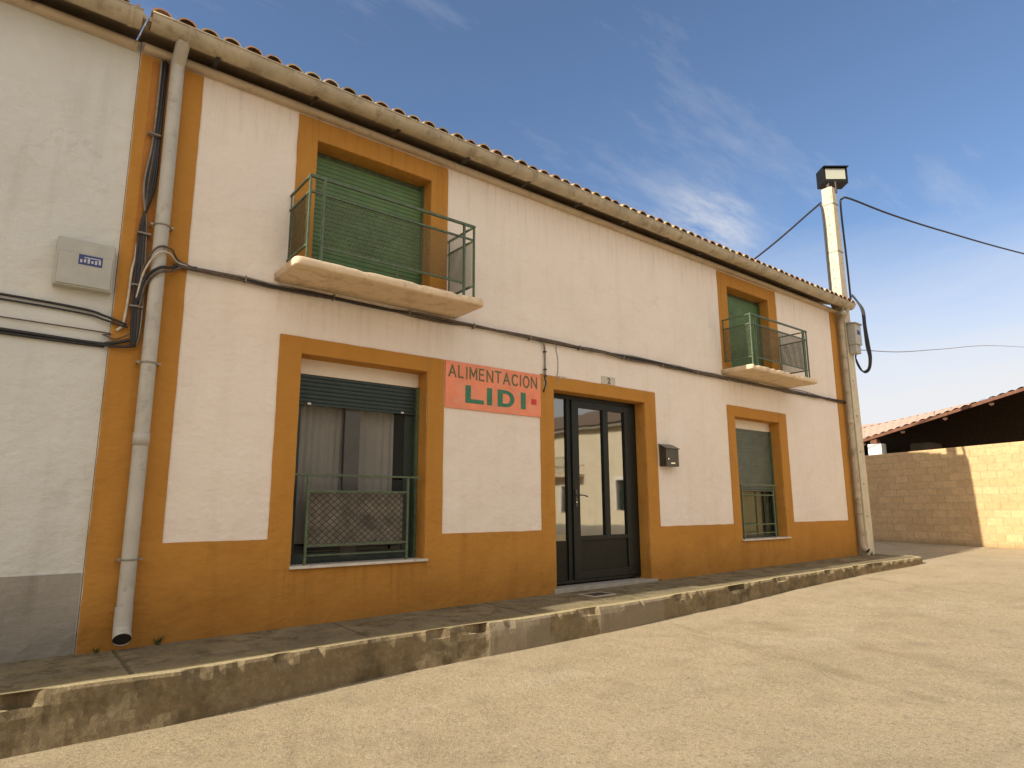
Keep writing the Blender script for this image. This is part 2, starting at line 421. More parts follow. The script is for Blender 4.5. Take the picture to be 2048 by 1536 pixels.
struct(mb.build('pavement', M['pavement']))

# the kerb: chipped arris, rough face
mb = MB(); rows = []
for i, (x, y, nx, ny) in enumerate(path):
    q = Vector((x, y, 0)); zt = pv(x, y)[2]; zr = roadz(x, y)-.05
    n1 = noise.noise(q*2.3+Vector((5, 1, 2))); n2 = noise.noise(q*9); n3 = noise.noise(q*26)
    chip = max(0, n1-.06)*.30 + max(0, n2-.08)*.12 + max(0, n3-.2)*.03
    smooth_zone = 4.05 < x < 4.85 or 5.55 < x < 6.75
    if smooth_zone: chip *= .15
    if abs((x*.5+.35) % 1-.5) < .018: chip += .03
    if 3.55 < x < 4.0: chip += .05*math.sin((x-3.55)/.45*math.pi)
    wig = .004*n2 + .003*n3
    prof = [(-.145, .001), (-.05, .008), (-.018-chip*.6, .006-chip*.15), (.0-chip*.7+wig, -.016-chip*.75)]
    H = zt-zr
    for t in (.22, .36, .5, .64, .78, .9, 1.0):
        nn = noise.noise(Vector((x*3, y*3, t*H*5)))*.010 + noise.noise(Vector((x*8, y*8, t*H*10)))*.007 + noise.noise(Vector((x*21, y*21, t*H*24)))*.004
        if smooth_zone: nn *= .35
        rec = -chip*.35*max(0, 1-t*2.6)
        prof.append((nn+rec+wig*(1-t) - (.0 if smooth_zone else .012*math.sin(t*3)), -H*t))
    rows.append([(x+nx*o, y+ny*o, zt+dz) for o, dz in prof])
V = [[mb.bm.verts.new(p) for p in r] for r in rows]
for i in range(len(V)-1):
    for j in range(len(V[0])-1): mb.bm.faces.new((V[i][j], V[i+1][j], V[i+1][j+1], V[i][j+1]))
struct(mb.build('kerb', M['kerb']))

# ------------------------------------------------------------------ the shop house
X0, X1, EZ = .66, 14.61, 5.52
WT = .30
OPEN = {'w1': (2.37, 3.90, .53, 2.725), 'd': (5.91, 7.82, -.1, 2.735), 'w2': (10.28, 11.78, .53, 2.725),
        'u1': (2.42, 3.90, 3.54, 5.19), 'u2': (10.29, 11.70, 3.54, 5.19)}
house = thing('shop_house', (7.6, 0, 0), 'two storey village shop painted cream with ochre surrounds and plinth', 'house')
def walled(x0, x1, z0, z1, y0, y1, opens, name, m, parent, extra=None):
    xs = sorted({x0, x1} | {v for o in opens for v in o[:2]}); zs = sorted({z0, z1} | {v for o in opens for v in o[2:] if z0 < v < z1})
    def solid(i, j):
        if i < 0 or j < 0 or i >= len(xs)-1 or j >= len(zs)-1: return False
        cx, cz = (xs[i]+xs[i+1])/2, (zs[j]+zs[j+1])/2
        return not any(o[0] < cx < o[1] and o[2] < cz < o[3] for o in opens)
    mb = MB(); vc = {}
    def v(x, y, z):
        k = (round(x, 4), round(y, 4), round(z, 4))
        if k not in vc: vc[k] = mb.bm.verts.new(k)
        return vc[k]
    for i in range(len(xs)-1):
        for j in range(len(zs)-1):
            if not solid(i, j): continue
            a, b, c, d = xs[i], xs[i+1], zs[j], zs[j+1]
            mb.bm.faces.new((v(a, y0, c), v(b, y0, c), v(b, y0, d), v(a, y0, d)))
            mb.bm.faces.new((v(a, y1, c), v(a, y1, d), v(b, y1, d), v(b, y1, c)))
            if not solid(i-1, j): mb.bm.faces.new((v(a, y0, c), v(a, y0, d), v(a, y1, d), v(a, y1, c)))
            if not solid(i+1, j): mb.bm.faces.new((v(b, y0, c), v(b, y1, c), v(b, y1, d), v(b, y0, d)))
            if not solid(i, j-1): mb.bm.faces.new((v(a, y0, c), v(a, y1, c), v(b, y1, c), v(b, y0, c)))
            if not solid(i, j+1): mb.bm.faces.new((v(a, y0, d), v(b, y0, d), v(b, y1, d), v(a, y1, d)))
    if extra: extra(mb)
    return mb.build(name, m, parent)
SL = .33
def roof_z(y): return 5.60 + SL*(y+.30)
def gable(mb):
    for xa, xb in ((X0+.003, X0+.25), (X1-.25, X1-.003)):
        mb.prism([(xa, .302, -.3), (xa, 8, -.3), (xa, 8, roof_z(0)-.02), (xa, 4, roof_z(4)-.04), (xa, .302, roof_z(.3)-.04)], 0, (xb-xa, 0, 0))
    mb.box(X0+.255, X1-.255, 7.75, 8, -.3, roof_z(0)-.02)
    mb.box(X0+.255, X1-.255, .305, 7.745, 3.1, 3.3)
walled(X0, X1, -.45, EZ+.05, 0, WT, list(OPEN.values()), 'wall', M['cream'], house, gable)

# plinth, proud of the wall, cut around the openings
def ring_faces(mb, x0, x1, z0, z1, p): mb.box(x0, x1, -p, -.0005, z0, z1)
mb = MB()
pz = .822; p = .012
segs = [(X0+.56, 2.14), (4.13, 5.67), (8.08, 10.06), (12.055, 14.31)]
for a, b in segs: mb.box(a, b, -p, .0, -.44, pz)
mb.box(2.14, 4.13, -p, 0, -.44, .526); mb.box(10.06, 12.055, -p, 0, -.44, .526)
mb.split('plinth', M['orange'], house)
mb = MB(); mb.box(X0+.002, 1.22, -.0125, 0, -.44, 5.44); mb.split('corner_band', M['orange'], house)
mb = MB(); mb.box(14.31, X1+.001, -.0125, 0, -.44, 5.44); mb.box(X1+.0005, X1+.012, -.0125, .5, -.44, 5.6); mb.split('corner_band', M['orange'], house)
mb = MB(); mb.box(.76, .90, -.0165, -.0127, 2.75, 5.4); mb.build('dark_ochre_strip', M['orange_dark'], house)  # darker ochre strip behind the riser cables

def surround(parent, outer, inner, zb, rev=.262, bottom_to=None, name='surround'):
    """painted band standing 14 mm proud, with painted reveals lining the opening"""
    ox0, ox1, oz = outer; ix0, ix1, iz = inner; P = .0145; mb = MB()
    lo = bottom_to if bottom_to is not None else zb
    mb.box(ox0, ix0, -P, .001, lo, oz); mb.box(ix1, ox1, -P, .001, lo, oz); mb.box(ix0, ix1, -P, .001, iz, oz)
    t = .004
    mb.box(ix0-.001, ix0+t, .001, rev, zb, iz); mb.box(ix1-t, ix1+.001, .001, rev, zb, iz); mb.box(ix0+t, ix1-t, .001, rev, iz-t, iz+.001)
    return mb.build(name, M['orange'], parent)

def hand_painted(o, amp=.0045, step=.11):
    """make the straight edges of a painted band wander a few millimetres, as a brush does"""
    bm = bmesh.new(); bm.from_mesh(o.data)
    xs = [v.co.x for v in bm.verts]; zs = [v.co.z for v in bm.verts]
    for ax, lo, hi in ((0, min(xs), max(xs)), (2, min(zs), max(zs))):
        n = int((hi-lo)/step)
        for k in range(1, n):
            co = [0, 0, 0]; no = [0, 0, 0]; co[ax] = lo+(hi-lo)*k/n+.0007; no[ax] = 1
            bmesh.ops.bisect_plane(bm, geom=bm.verts[:]+bm.edges[:]+bm.faces[:], plane_co=co, plane_no=no)
    for v in bm.verts:
        if v.co.y < .0012 and v.co.z > .2:
            q = Vector((v.co.x*5, 3.3, v.co.z*5)); q2 = Vector((v.co.x*17, 7.3, v.co.z*17))
            v.co.x += amp*(noise.noise(q)+.6*noise.noise(q2)); v.co.z += amp*(noise.noise(q+Vector((9, 9, 9)))+.6*noise.noise(q2+Vector((5, 5, 5))))
    bm.to_mesh(o.data); bm.free()

def frame(mb, x0, x1, z0, z1, y0, y1, w, wb=None):
    wb = wb or w
    mb.box(x0, x0+w, y0, y1, z0, z1, .003); mb.box(x1-w, x1, y0, y1, z0, z1, .003)
    mb.box(x0+w, x1-w, y0+.001, y1-.001, z1-w, z1, .003); mb.box(x0+w, x1-w, y0+.001, y1-.001, z0, z0+wb, .003)

def slats(mb, x0, x1, z0, z1, y, step=.05, d=.012):
    z = z0
    while z < z1-.005:
        zt = min(z+step, z1)
        pr = [(y+.004, z), (y-d*.6, z+.006), (y-d, (z+zt)/2), (y-d*.6, zt-.006), (y+.004, zt)]
        a = [mb.bm.verts.new((x0, q, w)) for q, w in pr]; b = [mb.bm.verts.new((x1, q, w)) for q, w in pr]
        for k in range(4): mb.bm.faces.new((a[k], b[k], b[k+1], a[k+1]))
        z = zt
    return mb
def curtain(x0, x1, z0, z1, y, amp, per, m, parent, name='curtain', seed=0):
    mb = MB()
    def fn(u, v):
        ph = u/per*2*math.pi + noise.noise(Vector((u*2, v*.6, seed)))*2.4
        return (u, y + amp*math.sin(ph)*(1-.25*(v-z0)/(z1-z0)) + .01*noise.noise(Vector((u*5, v*2, seed))), v)
    mb.grid(fn, arange(x0, x1, per/8), arange(z0, z1, .15))
    return mb.build(name, m, parent, recalc=False)

def lattice(mb, O, U, L, H, s, r, tilt=1.0):
    """diamond wire mesh on a rectangle: origin O, horizontal unit U, height along z"""
    O = Vector(O); U = Vector(U).normalized()
    def clip(c, sg):
        pts = []
        # line: z = sg*tilt*u + c
        for u in (0, L):
            z = sg*tilt*u + c
            if -1e-9 <= z <= H+1e-9: pts.append((u, min(max(z, 0), H)))
        for z in (0, H):
            u = (z-c)/(sg*tilt)
            if 1e-6 < u < L-1e-6: pts.append((u, z))
        return pts[:2] if len(pts) >= 2 else None
    n = int((H+tilt*L)/s)+2
    for k in range(n):
        for sg, c in ((1, H-k*s), (-1, k*s)):
            q = clip(c, sg)
            if q and math.dist(q[0], q[1]) > s*.5:
                off = U.cross(Vector((0, 0, 1)))*(r*sg*.9)
                a, b = [O+U*u+Vector((0, 0, z))+off for u, z in q]
                mb.tube([a, b], r, 4, caps=False)
    return mb

def window_lower(ox, inner, name_label, lattice_on, glass_m, shutter_to, curt):
    x0, x1, zb, zt = inner
    w = thing_part('window', house)
    w_root = w
    surround(w, ox, (x0, x1, zt), zb, bottom_to=pz if False else .526)
    mb = MB(); mb.box(x0-.02, x1+.12 if lattice_on else x1+.10, -.055, .27, .526, .553, .004); mb.build('sill', M['marble'], w)
    mb = MB(); mb.box(x0+.005, x1-.005, .20, .27, 2.555, zt-.006, .004); mb.build('shutter_box', M['shutter_box'], w)
    return w
def thing_part(name, parent):
    return None

# --- windows: the frame mesh is the part, everything else hangs under it
M['mullion'] = simple('brown_grey_mullion', (.075, .07, .062), .5, .15, 6)
def lower_window(outer, inner, kind):
    x0, x1, zb, zt = inner
    mb = MB()
    fx0, fx1 = x0+.008, x1-.008
    if kind == 1:
        frame(mb, fx0, fx1, .556, 2.553, .215, .262, .05, .045)
        mb.box(fx0+.05, fx0+.06+.045, .226, .257, .60, 2.50, .002); mb.box(fx1-.16, fx1-.05, .226, .257, .60, 2.50, .002)
        mb.box(fx0+.106, 2.989, .227, .256, .60, .66); mb.box(3.171, fx1-.161, .227, .256, .60, .66)
        mb.box(fx0+.106, 2.989, .227, .256, 2.44, 2.50); mb.box(3.171, fx1-.161, .227, .256, 2.44, 2.50)
    else:
        frame(mb, fx0, fx1, .556, 2.553, .215, .262, .045, .045)
        mb.box(11.44, 11.50, .225, .258, .60, 2.50, .003)
    w = mb.build('window', M['dark_green'], house)
    if kind == 1:
        mb = MB(); mb.box(2.99, 3.17, .225, .258, .60, 2.50, .003); mb.build('mullion', M['mullion'], w)
    surround(w, outer, (x0, x1, zt), zb+.026, bottom_to=.526)
    mb = MB(); mb.box(x0-.012, x1+(.03 if kind == 1 else .06), -.052, .272, .5262, .5535, .004); mb.build('sill', M['marble'], w)
    mb = MB(); mb.box(x0+.0045, x1-.0045, .200, .272, 2.5545, zt-.0045, .003); mb.build('shutter_box', M['shutter_box'], w)
    mb = MB()
    zlow = 2.215 if kind == 1 else 1.40
    slats(mb, fx0+.03, fx1-.03, zlow+.03, 2.553, .205, .045, .0028)
    mb.box(fx0+.03, fx1-.03, .190, .208, zlow, zlow+.028, .003)
    mb.build('shutter', M['dark_green'] if kind == 1 else M['grey_green'], w)
    if kind == 1:
        for cxx in (fx0+.17, fx1-.22):
            mb = MB(); mb.box(cxx-.02, cxx+.02, .168, .189, zlow+.002, zlow+.024, .004); mb.build('shutter_stop', M['chrome'], w)
    mb = MB()
    mb.box(fx0, fx0+.03, .17, .2145, .556, 2.5535, .002); mb.box(fx1-.03, fx1, .17, .2145, .556, 2.5535, .002)
    mb.split('shutter_guide', M['green'], w)
    mb = MB(); mb.box(fx0+.045, fx1-.045, .238, .243, .59, 2.51); mb.build('pane', M['glass_win'] if kind == 1 else M['glass_win2'], w)
    # room behind
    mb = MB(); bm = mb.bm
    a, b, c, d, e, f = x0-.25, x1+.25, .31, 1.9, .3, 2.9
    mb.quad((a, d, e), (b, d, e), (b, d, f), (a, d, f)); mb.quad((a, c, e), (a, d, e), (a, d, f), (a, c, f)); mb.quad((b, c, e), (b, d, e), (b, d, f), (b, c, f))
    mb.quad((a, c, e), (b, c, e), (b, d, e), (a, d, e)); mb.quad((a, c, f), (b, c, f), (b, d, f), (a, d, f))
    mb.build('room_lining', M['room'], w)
    if kind == 1:
        curtain(x0+.02, 3.02, .75, 2.5, .34, .012, .075, M['curtain'], w)
        curtain(3.15, x1-.25, .75, 2.5, .34, .012, .09, M['curtain'], w, seed=4)
    else:
        curtain(x0-.1, x1+.1, .50, 2.5, .31, .003, .14, M['grey_curtain'], w, seed=6)
    return w
M['grey_curtain'] = simple('grey_green_curtain', (.30, .29, .26), .9, .1, 5)

W1 = lower_window((2.14, 4.13, 2.90), (2.37, 3.90, .53, 2.725), 1)
W2 = lower_window((10.06, 12.055, 2.915), (10.28, 11.78, .53, 2.725), 2)

# --- door
M['step'] = simple('grey_stone_step', (.34, .31, .26), .7, .15, 9, .001, 60)
mb = MB()
dx0, dx1, dz0, dz1 = 5.918, 7.812, .085, 2.725
frame(mb, dx0, dx1, dz0, dz1, .185, .262, .06, .04)
mb.box(6.33, 6.41, .19, .26, dz0+.04, dz1-.06, .003)          # post between side light and leaf
d = mb.build('door', M['black_metal'], house)
surround(d, (5.67, 8.08, 2.92), (5.91, 7.82, 2.735), .02, bottom_to=-.44)
mb = MB()
lx0, lx1 = 6.412, 7.75
mb.box(lx0, lx0+.135, .165, .235, .13, 2.66, .006); mb.box(lx1-.22, lx1, .165, .235, .13, 2.66, .006)
mb.box(lx0+.135, lx1-.22, .168, .232, 2.56, 2.66, .004); mb.box(lx0+.135, lx1-.22, .168, .232, .13, .24, .004)
mb.box(7.055, 7.165, .166, .234, .72, 2.56, .004); mb.box(lx0+.135, lx1-.22, .168, .232, .66, .72, .004)
leaf = mb.build('door_leaf', M['black_metal'], d)
mb = MB(); mb.box(lx0+.135, lx1-.22, .19, .21, .24, .66); mb.build('kick_panel', M['door_panel'], d)
mb = MB(); mb.box(lx0+.135, 7.055, .198, .204, .72, 2.56); mb.build('pane', M['glass_door'], d)
mb = MB(); mb.box(7.165, lx1-.22, .198, .204, .72, 2.56); mb.build('pane', M['glass_door'], d)
mb = MB(); mb.box(dx0+.06, 6.33, .22, .226, .66, dz1-.06); mb.build('pane', M['glass_door'], d)
mb = MB(); mb.box(dx0+.06, 6.33, .215, .235, dz0+.04, .66, .003); mb.build('side_panel', M['door_panel'], d)
mb = MB()
mb.box(6.445, 6.485, .152, .166, 1.13, 1.37, .004); mb.tube([(6.465, .155, 1.29), (6.465, .105, 1.29)], .011, 10)
mb.tube(bez([(6.465, .108, 1.29), (6.50, .10, 1.29), (6.58, .10, 1.282), (6.635, .105, 1.268)], 5), .0095, 10)
mb.build('handle', M['cap'], d)
mb = MB(); mb.cyl((6.465, .152, 1.19), (6.465, .148, 1.19), .010, 12); mb.build('lock', M['chrome'], d)
mb = MB(); mb.box(5.86, 7.93, -.045, .28, -.02, .062, .006); mb.build('threshold', M['step'], d)
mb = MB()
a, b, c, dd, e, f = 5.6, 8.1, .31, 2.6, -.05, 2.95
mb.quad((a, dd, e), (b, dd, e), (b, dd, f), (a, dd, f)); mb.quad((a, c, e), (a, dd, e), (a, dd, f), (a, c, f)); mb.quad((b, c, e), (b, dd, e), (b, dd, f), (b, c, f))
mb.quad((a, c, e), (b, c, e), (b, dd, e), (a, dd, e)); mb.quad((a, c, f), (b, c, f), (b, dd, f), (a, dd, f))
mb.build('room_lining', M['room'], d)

# --- balconies
def balcony(outer, inner, bx0, bx1, sx0, sx1, zr, side_bow):
    x0, x1, zt = inner; zs = 3.545; yf = -.575
    mb = MB(); frame(mb, x0+.006, x1-.006, zs, zt-.006, .215, .262, .055, .05)
    cxm = (x0+x1)/2
    mb.box(cxm-.03, cxm+.03, .222, .258, zs+.05, zt-.06, .003)
    w = mb.build('balcony_door', M['green'], house)
    surround(w, outer, inner, zs-.02, bottom_to=3.48)
    mb = MB(); slats(mb, x0+.03, x1-.03, zs+.045, zt-.07, .20, .055, .0035)
    mb.box(x0+.03, x1-.03, .178, .20, zs+.005, zs+.044, .003)
    mb.build('shutter', M['green_shutter'], w)
    mb = MB(); mb.box(x0+.004, x0+.03, .165, .2145, zs, zt-.006); mb.box(x1-.03, x1-.004, .165, .2145, zs, zt-.006); mb.split('shutter_guide', M['green'], w)
    # slab with rounded corners, chamfered underside
    mb = MB()
    def outline(inset, z):
        r = .055; P = []
        a, b, yy = sx0+inset, sx1-inset, -.625+inset
        P.append((a, -.002, z))
        for k in range(5):
            t = math.pi + k*math.pi/2/4; P.append((a+r+r*math.cos(t), yy+r+r*math.sin(t), z))
        nseg = int((b-a-2*r)/.05)
        for k in range(1, nseg):
            xx_ = a+r+(b-a-2*r)*k/nseg; q = noise.noise(Vector((xx_*4, z*30, sx0)))
            hit = max(0, noise.noise(Vector((xx_*6, 0, sx0)))-.05) if z > 3.50 else 0
            P.append((xx_, yy+.006*q+.05*hit, z-.05*hit))
        for k in range(5):
            t = 1.5*math.pi + k*math.pi/2/4; P.append((b-r+r*math.cos(t), yy+r+r*math.sin(t), z))
        P.append((b, -.002, z)); return P
    L = [outline(.03, 3.452), outline(.006, 3.460), outline(.0, 3.472), outline(0, 3.532), outline(.006, 3.541)]
    V = []
    for li, ring in enumerate(L):
        V.append([mb.bm.verts.new(Vector(q)+Vector((0, 0, .005*noise.noise(Vector(q)*9)))) for q in ring])
    for a, b in zip(V, V[1:]):
        for k in range(len(a)-1): 
            f = mb.bm.faces.new((a[k], a[k+1], b[k+1], b[k])); f.smooth = True
        mb.bm.faces.new((a[-1], a[0], b[0], b[-1]))
    mb.bm.faces.new(V[0]); mb.bm.faces.new(V[-1])
    s = mb.build('balcony_slab', M['slab'], house)
    mb = MB(); mb.prism([Vector(q)+Vector((0, 0, .0125)) for q in outline(.07, 3.5325)], 0, (0, 0, .006)); mb.build('slab_screed', M['slab_edge'], s)
    # railing
    mb = MB()
    zb2 = 3.70; zm = zr-.17
    def bar(a, b, h=.0108): 
        a = Vector(a); b = Vector(b); dv = (b-a).normalized()
        if abs(dv.z) > .9: mb.box(a.x-h, a.x+h, a.y-h, a.y+h, min(a.z, b.z), max(a.z, b.z), .002)
        elif abs(dv.x) > .9: mb.box(min(a.x, b.x), max(a.x, b.x), a.y-h, a.y+h, a.z-h, a.z+h, .002)
        else: mb.box(a.x-h, a.x+h, min(a.y, b.y), max(a.y, b.y), a.z-h, a.z+h, .002)
    bar((bx0-.015, yf, zr), (bx1+.015, yf, zr), .0145)
    for xx in (bx0, bx1):
        bar((xx, yf+.012, zr), (xx, -.001, zr), .011); bar((xx, yf+.012, zm), (xx, -.001, zm)); bar((xx, yf+.012, zb2), (xx, -.001, zb2))
        bar((xx, yf, 3.54), (xx, yf, zr-.012), .011); bar((xx, -.03, zb2), (xx, -.03, zr), .007)
        bar((xx, -.25, zb2), (xx, -.25, zr), .006) if False else None
    ix0, ix1 = bx0+.145, bx1-.14
    bar((bx0+.011, yf, zm), (bx1-.011, yf, zm)); bar((ix0, yf, zb2), (ix1, yf, zb2))
    bar((ix0, yf, 3.54), (ix0, yf, zr-.012), .013); bar((ix1, yf, 3.54), (ix1, yf, zr-.012), .013)
    if side_bow: bar((ix1+.06, yf, 3.54), (ix1+.06, yf, zr-.012), .007)
    bar((cxm, yf, 3.54), (cxm, yf, zb2), .006)
    rl = mb.build('railing', M['green'], s)
    mb = MB()
    lattice(mb, (ix0+.01, yf+.004, zb2), (1, 0, 0), ix1-ix0-.02, zm-zb2, .034, .0030, .9)
    lattice(mb, (bx0, -.03, zb2), (0, -1, 0), .53, zm-zb2, .034, .0030, .9)
    lattice(mb, (bx1, -.03, zb2), (0, -1, 0), .53, zm-zb2, .034, .0030, .9)
    mb.build('wire_mesh', M['mesh_wire'], s)
    return w
M['mesh_wire'] = simple('rusty_green_wire', (.10, .105, .06), .6, .5, 18)
balcony((2.20, 4.145, 5.43), (2.42, 3.90, 5.19), 2.165, 4.165, 2.04, 4.30, 4.435, False)
balcony((10.01, 12.01, 5.425), (10.29, 11.70, 5.19), 10.075, 12.03, 9.96, 12.27, 4.47, True)

# --- window guards
def guard(x0, x1, zt, zmid, zb, zf, y, ix0, ix1, lat, parent):
    mb = MB(); h = .010
    mb.box(x0, x1, y-h, y+h, zt-h, zt+h, .002)
    for xx in (ix0, ix1): mb.box(xx-.013, xx+.013, y-.011, y+.011, zf, zt-h, .002)
    for z in (zmid, zb): mb.box(ix0+.013, ix1-.013, y-.009, y+.009, z-.010, z+.010, .002)
    mb.box(ix0+.013, ix1-.013, y-.006, y+.008, zf+.085, zf+.10, .002)
    g_ = mb.build('guard_rail', M['green'], parent)
    if lat:
        mb = MB(); lattice(mb, (ix0+.013, y, zb), (1, 0, 0), ix1-ix0-.026, zmid-zb, .068, .0042, .85); mb.build('wire_mesh', M['mesh_dark'], parent)
        mb = MB()
        def fn(u, v): return (u, y+.05+.006*noise.noise(Vector((u*6, v*3, 1)))+.004*math.sin(u*40), v)
        mb.grid(fn, arange(ix0+.03, ix1-.03, .03), arange(zb-.02, zmid+.01, .07)); mb.build('wind_screen', M['fabric'], parent, recalc=False)
    return g_
M['mesh_dark'] = simple('dark_wire', (.03, .028, .02), .6, .4, 18)
guard(2.374, 3.862, 1.465, 1.295, .745, .5535, .03, 2.53, 3.69, True, W1)
guard(10.40, 11.62, 1.51, 1.325, .80, .5535, .05, 10.44, 11.48, False, W2)

# --- cornice, gutter, roof
def cornice(x0, x1, parent, y=0):
    mb = MB()
    mb.grid(lambda u, v: (u, [y-.001, y-.055, y-.098, y-.10, y-.092, y-.001][v] + .004*noise.noise(Vector((u*2, v, 0))), [5.455, 5.447, 5.462, 5.49, 5.512, 5.514][v]), arange(x0, x1, .25), [0, 1, 2, 3, 4, 5])
    return mb.build('cornice', M['cornice'], parent)
M['cornice'] = simple('stained_mortar_cornice', (.50, .40, .28), .9, .15, 4, .004, 25, dirt=((.22, .15, .09), 8, .55, .5))
def gutter(x0, x1, parent, seam=1.0):
    mb = MB(); gy, gz, r = -.30, 5.632, .114
    n = 10
    def fn(u, v):
        t = math.pi + v*math.pi/n
        return (u, gy+r*math.cos(t), gz+r*math.sin(t) - .0016*(u-x0)+.003*noise.noise(Vector((u*.7, 0, 0))))
    xs = arange(x0, x1, .25)
    mb.grid(fn, xs, list(range(n+1)))
    mb.tube([(x, gy-r, gz-.0016*(x-x0)) for x in xs], .009, 8)
    x = x0+.3
    while x < x1:
        for k in range(1):
            mb.grid(lambda u, v: (u, gy+(r+.006)*math.cos(math.pi+v*math.pi/n), gz+(r+.006)*math.sin(math.pi+v*math.pi/n)-.0016*(u-x0)), [x, x+.035], list(range(n+1)))
        x += seam
    mb.prism([(x1-.002, gy+r*math.cos(math.pi+k*math.pi/n), gz+r*math.sin(math.pi+k*math.pi/n)-.0016*(x1-x0)) for k in range(n+1)], 0, (.006, 0, 0))
    o = mb.build('gutter', M['pvc_old'], parent)
    mb = MB(); x = x0+.6
    while x < x1-.2:
        mb.box(x-.02, x+.02, -.30, -.003, 5.508, 5.5155); x += 1.0
    mb.split('gutter_bracket', M['cable'], o)
    return o
def tile_roof(x0, x1, parent, y0=-.40, ridge=4.0, seed=1, zoff=0.0, back=True, near=3):
    rnd = random.Random(seed); mb = MB()
    pitch = .205
    def tile(xc, ya, yb, r, up, sgn):
        za, zb = roof_z(ya)+zoff, roof_z(yb)+zoff; rings = []
        jx = rnd.uniform(-.008, .008); jz = rnd.uniform(-.004, .008); ja = rnd.uniform(-.01, .01); 
        for (yy, zz, rr, jj) in ((ya+ja, za+.018, r, jx), (yb, zb, r*.84, -jx)):
            ring = []
            for k in range(7):
                t = k*math.pi/6
                ring.append(mb.bm.verts.new((xc+jj+rr*math.cos(t), yy, zz+jz+(sgn*rr*.72*math.sin(t)) + (.058 if sgn > 0 else .07))))
            # thickness: inner ring at the exposed end
            rings.append(ring)
        for k in range(6):
            f = mb.bm.faces.new((rings[0][k], rings[0][k+1], rings[1][k+1], rings[1][k])); f.smooth = True
        inn = [mb.bm.verts.new((v.co.x*1.0 + (xc+jx-v.co.x)*.16, v.co.y, v.co.z-.014*(1 if sgn > 0 else -1))) for v in rings[0]]
        for k in range(6): mb.bm.faces.new((rings[0][k], inn[k], inn[k+1], rings[0][k+1]))
    x = x0+.1
    while x < x1-.05:
        y = y0; c = 0
        while y < ridge:
            step = .33 if c < near else .62
            tile(x, y, min(y+step+.06, ridge+.05), .088, 1, 1)
            tile(x+pitch/2, y+.03, min(y+step+.06, ridge+.05), .080, 1, -1)
            y += step; c += 1
        x += pitch
    o = mb.build('roof_tiles', M['tiles'], parent, recalc=False)
    mb = MB()
    for (a, b) in ((-.335, 4.0), (8.35, 4.0)):
        za = roof_z(a)+zoff if a < 4 else roof_z(8-a)+zoff
        zb = roof_z(4)+zoff
        mb.prism([(x0, a, za-.01), (x0, b, zb-.01), (x0, b, zb+.035), (x0, a, za+.035)], 0, (x1-x0, 0, 0))
    mb.build('roof_deck', M['cornice'], parent)
    mb = MB(); mb.tube([(x, 4.0, roof_z(4)+zoff+.07) for x in arange(x0, x1, .4)], .11, 10); mb.build('ridge_tiles', M['tiles'], parent)
    return o
cornice(X0+.01, X1+.10, house)
gutter(X0+.02, X1+.14, house)
tile_roof(X0, X1+.16, house)

def downpipe(x, y, r, z0, z1, parent, m, brk, shoe=True, kink=None):
    mb = MB()
    zz = z0+.20 if shoe else z0
    mb.tube([(x, y, z) for z in arange(zz, z1, .5)], r, 18, caps=False)
    if kink: mb.tube(bez([(x, y, z1-.01), (x, y, z1+.10)]+kink, 6), r, 16)
    # sockets
    for z in ((1.78,) if x < 2 else (1.35, 3.0)): mb.tube([(x, y, z-.11), (x, y, z)], r*1.09, 18)
    if shoe:
        mb.tube([(x-.004, y-.004, zz+.13), (x-.004, y-.004, zz+.0)], r*1.10, 18, caps=False)
        mb.tube(bez([(x-.004, y-.004, zz+.01), (x-.006, y-.02, zz-.06), (x-.012, y-.10, zz-.125)], 5), r*1.10, 18, caps=False)
    o = mb.build('downpipe', m, parent, recalc=not shoe)
    for bz in brk:
        mb = MB(); mb.tube([(x+(r+.006)*math.cos(a), y+(r+.006)*math.sin(a), bz) for a in [math.pi*(1+k/12.) for k in range(13)]], .007, 6)
        mb.box(x+r, x+r+.035, y-.008, y+.0, bz-.010, bz+.010); mb.box(x-r-.035, x-r, y-.008, y, bz-.010, bz+.010)
        mb.box(x+r+.02, x+r+.032, y, -.013, bz-.006, bz+.006); mb.box(x-r-.032, x-r-.02, y, -.013, bz-.006, bz+.006)
        mb.build('pipe_bracket', M['steel'], o)
    if shoe:
        mb = MB(); mb.cyl((x-.010, y-.085, zz-.112), (x-.0115, y-.0975, zz-.1235), r*1.02, 18); mb.build('pipe_mouth', M['cable'], o)
    return o
downpipe(.965, -.095, .062, -.01, 5.30, house, M['pvc'], (.70, 2.41, 3.72), kink=[(.965, -.17, 5.46), (.965, -.30, 5.56)])
downpipe(14.62, -.11, .058, .10, 5.10, house, M['pvc_old'], (.95, 2.25, 4.4), kink=[(14.60, -.13, 5.26), (14.58, -.22, 5.36), (14.56, -.31, 5.53)])

# ------------------------------------------------------------------ neighbour on the left
nb = thing('neighbour_house', (-6, 0, 0), 'cool white rendered house adjoining the shop on its left', 'house')
walled(-13.8, .655, -.45, EZ+.05, .02, .32, [(-3.2, -1.7, .6, 2.7), (-6.6, -5.5, -.1, 2.6)], 'wall', M['white_wall'], nb,
       lambda mb: (mb.prism([(-13.8, .322, -.3), (-13.8, 8, -.3), (-13.8, 8, roof_z(0)-.02), (-13.8, 4, roof_z(4)-.04), (-13.8, .322, roof_z(.3)-.04)], 0, (.25, 0, 0)),
                   mb.box(-13.5, .6, 7.7, 8, -.3, roof_z(0)-.02), mb.box(-13.5, .6, .325, .6, -.3, 5.4)))
mb = MB(); mb.box(-13.8, .640, .004, .019, -.44, .60); mb.build('socle', M['socle'], nb)
mb = MB(); frame(mb, -3.19, -1.71, .61, 2.69, .2, .26, .06); w = mb.build('window', M['dark_green'], nb)
